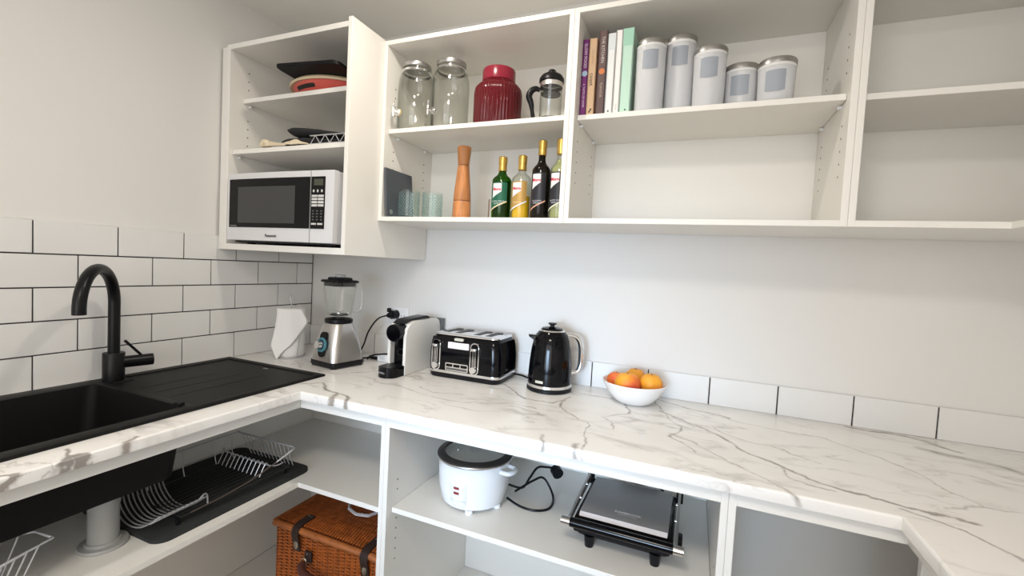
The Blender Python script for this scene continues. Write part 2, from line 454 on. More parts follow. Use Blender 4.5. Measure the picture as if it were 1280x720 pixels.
# --- microwave cabinet
mc = thing('wall_cabinet', 'open white wall cabinet in the corner holding the microwave', 'cabinet', (.34, 0, 1.337))
panel(mc, 'filler_strip', (.0085, -.470, 1.337), (.049, -.452, 2.101))
panel(mc, 'side_panel', (.0495, -.482, 1.337), (.067, -.002, 2.101))
panel(mc, 'side_panel', (.631, -.484, 1.337), (.647, -.002, 2.113), label='tall right side panel facing the long wall')
panel(mc, 'bottom_panel', (.067, -.482, 1.337), (.631, -.002, 1.3595))
panel(mc, 'top_panel', (.067, -.482, 2.083), (.631, -.002, 2.101))
panel(mc, 'back_panel', (.067, -.014, 1.3595), (.631, -.002, 2.083))
panel(mc, 'shelf', (.068, -.425, 1.9035), (.630, -.016, 1.920))
panel(mc, 'shelf', (.068, -.466, 1.6985), (.630, -.016, 1.715))
pins(mc, 0, .067, (-.405,), [1.96+.032*k for k in range(3)]+[1.745+.032*k for k in range(4)], 1)
b = MB()
for y, z in ((-.40, 1.897), (-.09, 1.897), (-.44, 1.692), (-.09, 1.692)): b.cyl((.068, y, z), (.078, y, z), .005, seg=10)
obj('shelf_support', b, WPLAST, mc, kind='stuff')
# --- wall units on the back wall
ZB, ZT2, YFc = 1.469, 2.1075, -.324
def wall_unit(name, label, x0, x1, shelf_z, shelf_y, rpanel=True):
    t = thing(name, label, 'cabinet', ((x0+x1)/2, 0, ZB))
    panel(t, 'side_panel', (x0, YFc, ZB), (x0+TK, -.002, ZT2))
    if rpanel: panel(t, 'side_panel', (x1-TK, YFc, ZB), (x1, -.002, ZT2))
    xi, xe = x0+TK, (x1-TK if rpanel else x1)
    panel(t, 'bottom_panel', (xi, YFc, ZB), (xe, -.002, ZB+TK))
    panel(t, 'top_panel', (xi, YFc, ZT2-TK), (xe, -.002, ZT2))
    panel(t, 'back_panel', (xi, -.012, ZB+TK), (xe, -.002, ZT2-TK))
    panel(t, 'shelf', (xi+.001, shelf_y, shelf_z-.0155), (xe-.001, -.013, shelf_z))
    zz = [1.60+.032*k for k in range(5)]+[1.86+.032*k for k in range(4)]
    pins(t, 0, xi, (-.27, -.07), zz, 1)
    if rpanel: pins(t, 0, xe, (-.27, -.07), zz, -1)
    b = MB()
    for y in (-.25, -.07):
        b.cyl((xi, y, shelf_z-.021), (xi+.010, y, shelf_z-.021), .005, seg=10)
        if rpanel: b.cyl((xe-.010, y, shelf_z-.021), (xe, y, shelf_z-.021), .005, seg=10)
    obj('shelf_support', b, WPLAST, t, kind='stuff')
    return t
wall_unit('wall_cabinet', 'open white wall shelf unit with glass jars above and oil bottles below', .6475, 1.3450, 1.802, -.303)
wall_unit('wall_cabinet', 'open white wall shelf unit with books and lidded canisters', 1.3455, 2.0625, 1.802, -.292)
u3 = wall_unit('wall_cabinet', 'empty white wall shelf unit at the right end of the back wall', 2.0630, XR-.002, 1.795, -.300, False)
rc = thing('wall_cabinet', 'empty white wall shelf unit on the right wall, turning the corner', 'cabinet', (2.53, -1.0, ZB))
XF = 2.360
panel(rc, 'bottom_panel', (XF, -1.5, ZB), (XR-.002, YFc-.0005, ZB+TK)); panel(rc, 'top_panel', (XF, -1.5, ZT2-TK), (XR-.002, YFc-.0005, ZT2))
panel(rc, 'side_panel', (XF, -1.516, ZB), (XR-.002, -1.5005, ZT2)); panel(rc, 'back_panel', (XR-.012, -1.5, ZB+TK), (XR-.002, YFc-.0005, ZT2-TK))
panel(rc, 'shelf', (XF+.022, -1.499, 1.7795), (XR-.013, YFc+.02, 1.795))
# --- base units
ZR0, ZR1, YC = .840, .8738, -.585
SZ = .59
cb = thing('base_cabinet', 'open white L-shaped base cabinet under the sink and the corner', 'cabinet', (.45, -.5, 0))
panel(cb, 'top_rail', (.569, -1.75, ZR0), (.585, YC, ZR1), label='front rail under the sink run')
panel(cb, 'top_rail', (.569, YC+.0005, ZR0), (.9045, YC+.016, ZR1), label='front rail of the corner')
panel(cb, 'side_panel', (.905, YC, .08), (.9195, -.10, ZR1))
panel(cb, 'back_panel', (.158, -.116, .095), (.9045, -.104, ZR1))
panel(cb, 'back_panel', (.142, -.868, .095), (.157, -.104, ZR1))
panel(cb, 'back_panel', (.012, -1.75, .095), (.024, -.869, .868))
b = MB().cells([.158, .580, .9045], [-.868, -.580, -.1165], lambda x, y: x < .58 or y > -.58, SZ-.0155, SZ); b.box((.025, -1.75, SZ-.0155), (.580, -.868, SZ))
obj('shelf', b, BOARD, cb, smooth=0)
b = MB().cells([.158, .580, .9045], [-.868, -.580, -.1165], lambda x, y: x < .58 or y > -.58, .08, .095); b.box((.025, -1.75, .08), (.580, -.868, .095))
obj('bottom_panel', b, BOARD, cb, smooth=0)
b = MB(); b.box((.03, -1.75, .0), (.52, -.53, .08)); b.box((.52, -.53, 0), (.9045, -.13, .08)); obj('plinth', b, BOARD, cb, smooth=0)
mu = thing('base_cabinet', 'open white base cabinet with the rice cooker and sandwich press', 'cabinet', (1.37, -.3, 0))
panel(mu, 'side_panel', (.920, YC, .08), (.9345, -.012, ZR1)); panel(mu, 'side_panel', (1.8135, YC, .08), (1.8285, -.012, ZR1))
panel(mu, 'top_rail', (.9345, YC, ZR0), (1.8135, YC+.016, ZR1)); panel(mu, 'back_panel', (.9345, -.052, .095), (1.8135, -.040, ZR1))
panel(mu, 'shelf', (.9355, -.560, SZ-.0155), (1.8125, -.0525, SZ)); panel(mu, 'bottom_panel', (.9345, YC, .08), (1.8135, -.052, .095)); panel(mu, 'plinth', (.92, -.53, 0), (1.8285, -.05, .08))
panel(mu, 'rear_rail', (.9345, -.072, .80), (1.8135, -.0525, ZR1))
zz = [.665, .635]+[.545-.032*k for k in range(5)]
pins(mu, 0, .9345, (-.535,), zz, 1); pins(mu, 0, 1.8135, (-.535, -.10), zz, -1)
ru = thing('base_cabinet', 'open empty white base cabinet in the right corner', 'cabinet', (2.2, -.3, 0))
panel(ru, 'side_panel', (1.829, YC, .08), (1.8445, -.012, ZR1)); panel(ru, 'top_rail', (1.8445, YC, ZR0), (2.70, YC+.016, ZR1))
panel(ru, 'back_panel', (1.8445, -.052, .095), (2.70, -.040, ZR1)); panel(ru, 'bottom_panel', (1.8445, YC, .08), (2.70, -.053, .095)); panel(ru, 'plinth', (1.829, -.53, 0), (2.70, -.05, .08))
panel(ru, 'side_panel', (2.70, YC, .08), (2.713, -.012, ZR1)); panel(ru, 'rear_rail', (1.8445, -.072, .80), (2.70, -.0525, ZR1))
rr = thing('base_cabinet', 'white base cabinet under the right-hand arm of the worktop', 'cabinet', (2.42, -1.2, 0))
panel(rr, 'top_rail', (2.137, -1.87, ZR0), (2.153, YC-.001, ZR1)); panel(rr, 'side_panel', (2.137, -1.885, .08), (2.70, -1.8705, ZR1)); panel(rr, 'side_panel', (2.154, -.602, .08), (2.70, -.587, ZR1))
panel(rr, 'shelf', (2.155, -1.87, SZ-.0155), (2.69, -.603, SZ)); panel(rr, 'bottom_panel', (2.137, -1.87, .08), (2.70, -.603, .095)); panel(rr, 'plinth', (2.19, -1.87, 0), (2.70, -.603, .08)); panel(rr, 'back_panel', (2.6905, -1.87, .095), (2.70, -.603, ZR1))

# ------------------------------------------------------------------ sink and tap
sk = thing('kitchen_sink', 'black composite sink with drainboard set into the left worktop', 'sink', (.27, -.9, .9))
BX0, BX1, BY0, BY1 = .078, .486, -1.40, -.885
DX0, DX1, DY0, DY1 = .055, .500, -.862, -.452
xs = sorted([SX0, DX0, BX0, .106, BX1, DX1, SX1]); ys = sorted([SY0, BY0, BY1, DY0, -.798, DY1, SY1])
inb = lambda x, y: BX0 < x < BX1 and BY0 < y < BY1
ind = lambda x, y: DX0 < x < DX1 and DY0 < y < DY1 and not (x < .106 and y < -.798)
mb = MB().cells(xs, ys, lambda x, y: not inb(x, y) and not ind(x, y), .9002, .9085)
bmesh.ops.recalc_face_normals(mb.bm, faces=mb.bm.faces)
es = [e for e in mb.bm.edges if len(e.link_faces) == 2 and e.calc_face_angle(0) > 1 and min(v.co.z for v in e.verts) > .905]
bmesh.ops.bevel(mb.bm, geom=es, offset=.0035, segments=2, affect='EDGES', profile=.5)
obj('rim', mb, BLACKG, sk)
obj('drainboard', box((DX0-.001, DY0-.001, .895), (DX1+.001, DY1+.001, .9045)), BLACKG, sk)
for k in range(3):
    x = .215+k*.075
    obj('drain_groove', box((x-.002, -.84, .9045), (x+.002, -.60+.03*k, .9051), .0004), BLACKG, sk)
mb = MB()
o_ = rrect(BX0-.012, BY0-.012, BX1+.012, BY1+.012, .03); i_ = rrect(BX0, BY0, BX1, BY1, .025)
ob = rrect(BX0+.0, BY0, BX1-.002, BY1-.004, .04); ib = rrect(BX0+.012, BY0+.012, BX1-.014, BY1-.014, .04)
mb.loft([[(x, y, .900) for x, y in o_], [(x, y, .722) for x, y in ob]], capb=False)
mb.loft([[(x, y, .9075) for x, y in i_], [(x, y, .735) for x, y in ib]], capb=False)
mb.loft([[(x, y, .9002) for x, y in o_], [(x, y, .9078) for x, y in i_]], capb=False, capt=False)
obj('basin', mb, BLACKG, sk)
obj('overflow_knob', box((.455, -.889, .9075), (.478, -.872, .9165), .002), BLACKG, sk)
obj('badge', box((.275, -.478, .9045), (.298, -.470, .9052)), DSTEEL, sk)
obj('waste', MB().cyl((.30, -1.14, .7352), (.30, -1.14, .738), .042, seg=24), CHROME, sk)
tp = thing('kitchen_tap', 'matt black gooseneck tap behind the sink', 'tap', (.07, -.835, .9087))
tx, ty = .07, -.835
obj('base', MB().lathe([(.0275, 0), (.0275, .085), (.0265, .0865), (.0, .0865)], (tx, ty, .9085), 28), MBLACK, tp)
u = Vector((.7071, -.7071, 0)); R = .108
pts = [Vector((tx, ty, z)) for z in (.99, 1.05, 1.10, 1.15)]
for k in range(1, 25):
    a = PI-k/24*PI; pts.append(Vector((tx, ty, 1.15))+u*(R+R*math.cos(a))+Vector((0, 0, R*math.sin(a))))
pts.append(pts[-1]+Vector((0, 0, -.012)))
obj('spout', MB().tube(pts, .0152, 18), MBLACK, tp)
d = Vector((.25, .968, 0))
c0 = Vector((tx, ty, .962))
obj('handle', MB().cyl(c0+d*.02, c0+d*.098, .0185, seg=24), MBLACK, tp)
obj('lever', MB().tube([c0+d*.072+Vector((0, 0, .012)), c0+d*.045+Vector((.0, 0, .045)), c0+d*.026+Vector((0, 0, .068))], .0042, 8), MBLACK, tp)

# ------------------------------------------------------------------ microwave
mw = thing('microwave', 'white microwave oven with a black door, in the corner wall cabinet', 'microwave', (.345, -.3, 1.3595))
FY = -.500
mb = MB().box((.088, -.474, 1.372), (.604, -.09, 1.617), .007, 2)
MWW = mat('microwave_white', (.70, .70, .71), .3, coat=.15)
obj('body', mb, MWW, mw)
obj('vent_panel', box((.6042, -.44, 1.41), (.6046, -.30, 1.50)), mat('white_vent', (.7, .7, .7), .5), mw)
fr = []
for k in range(13):
    x = .088+.516*k/12; yy = FY+.006*((k-6)/6)**2*1.0
    fr.append((x, yy))
mb = MB().prism(fr+[(.604, -.474), (.088, -.474)], 2, 1.374, 1.617)
obj('front_frame', mb, MWW, mw)
def fy(x): return FY+.006*(((x-.346)/.258))**2
def fpatch(x0, x1, z0, z1, th=.0015, n=8):
    mb = MB(); pl = [(x0+(x1-x0)*k/n, fy(x0+(x1-x0)*k/n)-th) for k in range(n+1)]
    return mb.prism(pl+[(x1, fy(x1)+.0004), (x0, fy(x0)+.0004)], 2, z0, z1)
dr = obj('door', fpatch(.101, .505, 1.4205, 1.596), GBLACK, mw)
obj('door_window', fpatch(.150, .437, 1.437, 1.567, .0022), mat('microwave_mesh', (.045, .045, .047), .28, bump=.1, bscale=900), dr)
text('lettering', 'Inverter', .011, mw, mat('grey_print', (.35, .35, .35), .5), (.128, fy(.128)-.0017, 1.4265), (1, 0, 0), (0, 0, 1))
cp = obj('control_panel', fpatch(.5085, .5675, 1.4205, 1.596), GBLACK, mw)
obj('display', fpatch(.521, .560, 1.566, 1.588, .0022, 2), mat('lcd', (.06, .065, .045), .2), cp)
LB = mat('light_button', (.62, .62, .60), .5)
for r in range(4):
    for c in range(2): obj('button', fpatch(.5125+.027*c, .5365+.027*c, 1.4955+.0105*r, 1.503+.0105*r, .0024, 1), LB, cp)
for c in range(3): obj('button', fpatch(.517+.0175*c, .523+.0175*c, 1.5435, 1.552, .0024, 1), LB, cp)
for c in range(2): obj('button', fpatch(.513+.027*c, .534+.027*c, 1.434, 1.440, .0024, 1), LB, cp)
for r in range(4):
    for c in range(3): obj('key', fpatch(.516+.0175*c, .5235+.0175*c, 1.449+.0098*r, 1.4535+.0098*r, .0022, 1), mat('dark_key', (.09, .09, .09), .5), cp)
text('lettering', 'Panasonic', .0145, mw, mat('dark_print', (.03, .03, .035), .5), (.325, fy(.325)-.0008, 1.392), (1, 0, 0), (0, 0, 1), bold=.0004)
obj('door_seam', box((.5062, FY-.0006, 1.374), (.5074, FY+.004, 1.617)), mat('seam_grey', (.4, .4, .4), .5), mw)
for x in (.15, .54):
    for y in (-.44, -.14): obj('foot', MB().cyl((x, y, 1.3595), (x, y, 1.373), .014, .016, 14), BPLAST, mw)
obj('under_base', box((.10, -.468, 1.3665), (.592, -.10, 1.374)), BPLAST, mw)

# ------------------------------------------------------------------ top shelves of the microwave cabinet
cd = thing('serving_bowl', 'coral shallow tray with a cream rim and a slot handle on the top shelf', 'tray', (.385, -.235, 1.92))
prof = [(.0, 0), (.14, 0), (.158, .006), (.188, .050)]
mb = MB().lathe(prof+[(.184, .050), (.155, .012), (0, .006)], (.385, -.235, 1.920), 48, sx=1.0, sy=.98)
obj('dish', mb, mat('coral_enamel', (.70, .13, .10), .4), cd)
mb = MB().lathe([(.179, .046), (.1945, .043), (.1975, .050), (.190, .0575), (.179, .056), (.179, .046)], (.385, -.235, 1.920), 48, capb=False, capt=False, sx=1.0, sy=.98)
obj('rim', mb, mat('cream_enamel', (.72, .58, .38), .45), cd)
# slot handle in the wall of the tray
mb = MB(); rows = []
for zz_, rr_ in ((.022, .1708), (.0235, .1716), (.0325, .1776), (.034, .1788)):
    rows.append([(.385+rr_*math.cos(a), -.235+.98*rr_*math.sin(a), 1.920+zz_) for a in [math.radians(-116+x*2.6) for x in (range(0, 14) if .023 < zz_ < .033 else [min(max(q, .8), 12.2) for q in range(0, 14)])]])
mb.sheet(rows); obj('handle_slot', mb, mat('dark_slot', (.012, .011, .01), .6), cd, smooth=60)
tr = MB(); o_ = rrect(.292, -.487, .545, -.13, .022, 5)
tr.loft([[(x+.004, y+.004, 1.9790) for x, y in o_], [(x, y, 1.9830) for x, y in o_], [(x, y, 1.9905) for x, y in o_]])
bmesh.ops.rotate(tr.bm, verts=tr.bm.verts, cent=(.42, -.3, 1.98), matrix=Matrix.Rotation(math.radians(8), 3, 'Z'))
tag(obj('baking_tray', tr, mat('black_enamel', (.004, .004, .005), .5, spec=.25)), 'flat black baking tray lying on top of the coral tray', 'tray')
def cushion(x0, y0, x1, y1, z0, z1, sag=0, nx=14, ny=10, wob=.003, sd=0, sagb=None):
    sagb = sag if sagb is None else sagb
    mb = MB(); G = []
    for top in (1, 0):
        g_ = []
        for j in range(ny+1):
            row = []
            for i in range(nx+1):
                a, c = .5-.5*math.cos(PI*i/nx), .5-.5*math.cos(PI*j/ny); e = max(0, 1-abs(2*a-1)**12)**.5*max(0, 1-abs(2*c-1)**12)**.5
                zb__ = z0-sagb*a; zt__ = z1-sag*a; zm = (zb__+zt__)/2; hh = (zt__-zb__)/2*e
                z = zm+(hh if top else -hh)+(wob*noise.noise(Vector((a*4+sd, c*4, sd)))*e if top else 0)
                row.append((x0+(x1-x0)*a+.006*math.sin(c*9+sd)*(1 if a < .5 else -1)*.6, y0+(y1-y0)*c+.004*math.sin(a*8+sd), z))
            g_.append(row)
        mb.sheet(g_)
    bmesh.ops.remove_doubles(mb.bm, verts=mb.bm.verts, dist=1e-4)
    return mb
BCLOTH = mat('black_quilted_cloth', (.012, .012, .014), .85, bump=.4, bscale=250)
tag(obj('oven_mitt', cushion(.318, -.445, .612, -.20, 1.7600, 1.7990, .044, nx=24, ny=24, wob=.0015, sd=1, sagb=.020), BCLOTH, smooth=80), 'folded black oven mitt, the upper one of two beside the wire trivet', 'oven mitt', 'black oven mitts')
tag(obj('oven_mitt', cushion(.300, -.452, .612, -.18, 1.7165, 1.7560, .020, nx=24, ny=24, wob=.0015, sd=2, sagb=0), BCLOTH, smooth=80), 'folded black oven mitt lying under another one on the lower shelf', 'oven mitt', 'black oven mitts')
mb = MB(); G = []
for j in range(9):
    row = []
    for i in range(25):
        a = i/24; c = j/8
        row.append((.220+.22*a, -.4655+.014*c, 1.7165+.019*c*(.75+.25*math.sin(a*11))*min(1, 8*a)*min(1, 5*(1-a))+.002+.004*noise.noise(Vector((a*9, c*6, 3)))))
    G.append(row)
mb.sheet(G); mb.tube(spline([(.218, -.457, 1.726), (.226, -.457, 1.736), (.240, -.456, 1.734), (.244, -.455, 1.724)], 5), .008, 8)
ct = obj('tea_towel', mb, mat('cream_cotton', (.72, .62, .45), .9, bump=.3, bscale=300, var=.12, vscale=20), smooth=80)
so = ct.modifiers.new('thickness', 'SOLIDIFY'); so.thickness = .004; so.offset = 1
tag(ct, 'crumpled cream tea towel at the front of the lower cabinet shelf', 'towel')
tv = MB(); zz_ = 1.717
pts = []
for k in range(9): pts.append((.455+.022*k, -.459, zz_+(.030 if k % 2 else .001)))
for a_, b_ in zip(pts[:-1], pts[1:]): tv.tube([a_, b_], .0012, 5)
for z in (zz_+.001, zz_+.030): tv.tube([(.452, -.460, z), (.625, -.460, z), (.625, -.4545, z), (.452, -.4545, z)], .0014, 5, closed=True)
tag(obj('wire_trivet', tv, WIRE), 'zigzag steel wire trivet beside the black mitts', 'trivet')

# ------------------------------------------------------------------ jars, dispensers, press on the upper shelf
SH = 1.802
def dispenser(cx, cy, r, lab, cork):
    t = thing('drink_dispenser', lab, 'drink dispenser', (cx, cy, SH), 'glass drink dispensers')
    k = r/.068
    out = [(.0, .0), (.86, .0), (.95, .006), (1., .018), (1., .155), (.97, .185), (.88, .205), (.76, .214), (.74, .222), (.74, .232)]
    inn = [(.71, .232), (.71, .220), (.85, .200), (.94, .182), (.968, .155), (.968, .020), (.85, .008), (0, .007)]
    mb = MB().lathe([(a*r, z) for a, z in out+inn], (cx, cy, SH), 40)
    obj('jar', mb, GLASS, t)
    mb = MB().lathe([(.79*r, .230), (.80*r, .231), (.80*r, .243), (.77*r, .2450), (0, .2450)], (cx, cy, SH), 40, capb=True)
    obj('lid', mb, DSTEEL, t)
    mb = MB().lathe([(.77*r, .213), (.82*r, .215), (.82*r, .220), (.77*r, .222)], (cx, cy, SH), 40, capb=False, capt=False); obj('collar', mb, CHROME, t)
    # embossed oval
    mb = MB(); pts = []
    for q in range(30):
        a = 2*PI*q/30; th = -1.25+.55*math.cos(a); pts.append((cx+(r+.0003)*math.cos(th), cy+(r+.0003)*math.sin(th), SH+.125+.042*math.sin(a)))
    mb.tube(pts, .0006, 5, closed=True); obj('embossed_oval', mb, GLASS, t)
    th = -2.05; dx_, dy_ = math.cos(th), math.sin(th); e = Vector((dx_, dy_, 0)); o0 = Vector((cx, cy, SH+.060))+e*r
    tp_ = obj('tap', MB().cyl(o0, o0+e*.005, .011, seg=16).cyl(o0, o0+e*.026, .0055, seg=12).cyl(o0+e*.022+Vector((0, 0, .012)), o0+e*.022+Vector((0, 0, -.018)), .0052, .004, 12), WPLAST if cork else CHROME, t)
    obj('tap_lever', MB().box(tuple(o0+e*.022+Vector((-.004, -.003, .012))), tuple(o0+e*.022+Vector((.004, .003, .034))), .002), CHROME, tp_)
    obj('washer', MB().cyl(o0-e*.004, o0+e*.002, .0125, seg=18), mat('cork', (.66, .52, .30), .8) if cork else CHROME, tp_)
dispenser(.7300, -.236, .0655, 'clear glass drink dispenser with a cork-coloured tap washer, nearest the corner', True)
dispenser(.8665, -.220, .0670, 'clear glass drink dispenser with a chrome tap, beside the red jar', False)
# red ribbed jar
rj = thing('storage_jar', 'ribbed ruby-red glass jar with a domed neck on the upper shelf', 'jar', (1.052, -.21, SH))
REDG = mat('ruby_glass', (.17, .004, .012), .12, trans=.45, ior=1.4, coat=.2)
mb = MB().lathe([(0, .0), (.076, .0), (.082, .006), (.0825, .118), (.079, .135), (.068, .148), (.0565, .1535), (.0565, .158), (.052, .158), (.052, .150), (.066, .142), (.076, .130), (.079, .115), (.079, .01), (0, .007)], (1.052, -.21, SH), 264, ribs=44, ribd=.0012)
obj('jar', mb, REDG, rj)
mb = MB().lathe([(.0545, .157), (.0575, .160), (.0575, .196), (.055, .2005), (0, .2015)], (1.052, -.21, SH), 48, capb=True)
obj('lid', mb, mat('ruby_lid', (.30, .022, .045), .22, trans=.25, ior=1.4), rj)
# french press
fp = thing('french_press', 'glass coffee plunger with black lid and handle beside the red jar', 'coffee press', (1.247, -.215, SH))
px, py = 1.247, -.215; r = .0365
obj('beaker', MB().lathe([(0, .006), (r-.003, .006), (r, .011), (r, .135), (r+.002, .139), (r-.001, .139), (r-.0022, .135), (r-.0022, .012), (r-.005, .0085), (0, .0085)], (px, py, SH), 36), GLASS, fp)
obj('base', MB().lathe([(0, 0), (r+.001, 0), (r+.0025, .004), (r+.002, .018), (r+.0006, .018), (r+.0006, .005), (0, .005)], (px, py, SH), 36), BPLAST, fp)
obj('lid', MB().lathe([(r+.001, .137), (r+.0045, .139), (r+.0045, .150), (r-.003, .161), (r-.015, .168), (.013, .170), (.013, .176), (.010, .180), (0, .181)], (px, py, SH), 36), BPLAST, fp)
obj('steel_band', MB().lathe([(r+.0006, .122), (r+.0014, .122), (r+.0014, .136), (r+.0006, .136), (r+.0006, .122)], (px, py, SH), 36, capb=False, capt=False), STEEL, fp)
pl = obj('plunger', MB().cyl((px, py, SH+.10), (px, py, SH+.103), r-.004, seg=30).cyl((px, py, SH+.018), (px, py, SH+.0225), r-.0035, seg=30), BPLAST, fp)
obj('rod', MB().cyl((px, py, SH+.02), (px, py, SH+.168), .0017, seg=8), CHROME, pl)
hx = Vector((-.93, -.36, 0))
hp = [Vector((px, py, SH))+hx*a+Vector((0, 0, z)) for a, z in ((r+.001, .113), (r+.014, .118), (r+.029, .110), (r+.036, .092), (r+.028, .070), (r+.024, .050), (r+.021, .034), (r+.018, .026))]
hs = spline(hp, 6); obj('handle', MB().tube(hs, .007, 10, rr=[.0065+.0042*math.sin(min(1, i/len(hs)*1.4)*PI) for i in range(len(hs))]), BPLAST, fp)

# ------------------------------------------------------------------ lower shelf of the jar unit
BS = ZB+TK
sl = thing('serving_slate', 'flat dark grey slate board leaning on the left side panel', 'board', (.69, -.25, BS))
mb = MB().box((-.004, -.083, 0), (.004, .077, .176), .0008)
so_ = obj('slab', mb, mat('grey_slate', (.075, .085, .10), .55, bump=.3, bscale=60, var=.1, vscale=20), sl, local=True); 
obj('hanging_ring', MB().cyl((.004, -.062, .018), (.0062, -.062, .018), .009, seg=18), STEEL, sl, local=True)
sl.location = (.6875, -.243, BS+.0005); sl.rotation_euler = (0, math.radians(-5), 0)
def tumbler(cx, cy, lab):
    t = thing('tumbler', lab, 'glass', (cx, cy, BS), 'pale green tumblers')
    mb = MB(); seg = 48; R_ = .0375; prof = [(0, 0), (.034, 0), (R_-.0005, .004), (R_, .010)]
    G = MB(); rings = []
    for z in [.012+.0062*k for k in range(14)]:
        prof.append((R_+(.0006 if int(z*1000/6) % 2 else -.0004), z))
    prof += [(R_-.0002, .101), (R_-.0014, .1025), (R_-.0028, .101), (R_-.0030, .012), (0, .0095)]
    mb.lathe(prof, (cx, cy, BS), seg); obj('body', mb, MATS.get('aqua_glass') or MATS.setdefault('aqua_glass', thin_glass('aqua_glass', (.94, .98, .975), (.66, .80, .79))), t)
    m2 = MB()
    for j in range(13):
        for k in range(22):
            a = 2*PI*(k+.5*(j % 2))/22; z = BS+.012+j*.0065
            c_ = Vector((cx+(R_+.0004)*math.cos(a), cy+(R_+.0004)*math.sin(a), z)); tg = Vector((-math.sin(a), math.cos(a), 0))*.0024
            nn = Vector((math.cos(a), math.sin(a), 0))*.0007; up = Vector((0, 0, .0017))
            vs = [m2.bm.verts.new(q) for q in (c_+tg, c_+up, c_-tg, c_-up, c_+nn)]
            for q in range(4): m2.bm.faces.new((vs[q], vs[(q+1) % 4], vs[4]))
    obj('cut_pattern', m2, mat('aqua_print', (.42, .66, .68), .25, trans=.5), t, smooth=0, kind='stuff')
tumbler(.738, -.262, 'pale aqua patterned glass tumbler, nearer the slate board')
tumbler(.800, -.205, 'pale aqua patterned glass tumbler, nearer the wooden mill')
wm = thing('pepper_mill', 'tall waisted wooden pepper mill left of the oil bottles', 'pepper mill', (.926, -.205, BS))
WOOD = mat('olive_wood', (.52, .215, .075), .42, bump=.08, bscale=60, var=.55, vscale=14, stretch=(7, 7, 1))
wx, wy = .926, -.205
obj('body', MB().lathe([(0, 0), (.0325, 0), (.0335, .004), (.0322, .068), (.0305, .070)], (wx, wy, BS), 36), WOOD, wm)
obj('groove', MB().lathe([(.0300, .069), (.0300, .073)], (wx, wy, BS), 36), mat('dark_wood_groove', (.09, .035, .015), .6), wm)
obj('barrel', MB().lathe([(.0305, .072), (.0318, .074), (.030, .10), (.0245, .16), (.0215, .196), (.0205, .198)], (wx, wy, BS), 36), WOOD, wm)
obj('groove', MB().lathe([(.0195, .197), (.0195, .2015)], (wx, wy, BS), 36), mat('dark_wood_groove', (.1, .04, .02), .6), wm)
obj('head', MB().lathe([(.0195, .200), (.0205, .202), (.0245, .252), (.0250, .262), (.023, .2665), (0, .268)], (wx, wy, BS), 36), WOOD, wm)
tag(obj('salt_canister', MB().lathe([(0, 0), (.0155, 0), (.0158, .002), (.0158, .079), (.015, .081), (0, .081)], (1.035, -.175, BS), 24), STEEL), 'small steel canister half hidden behind the green bottle', 'canister')

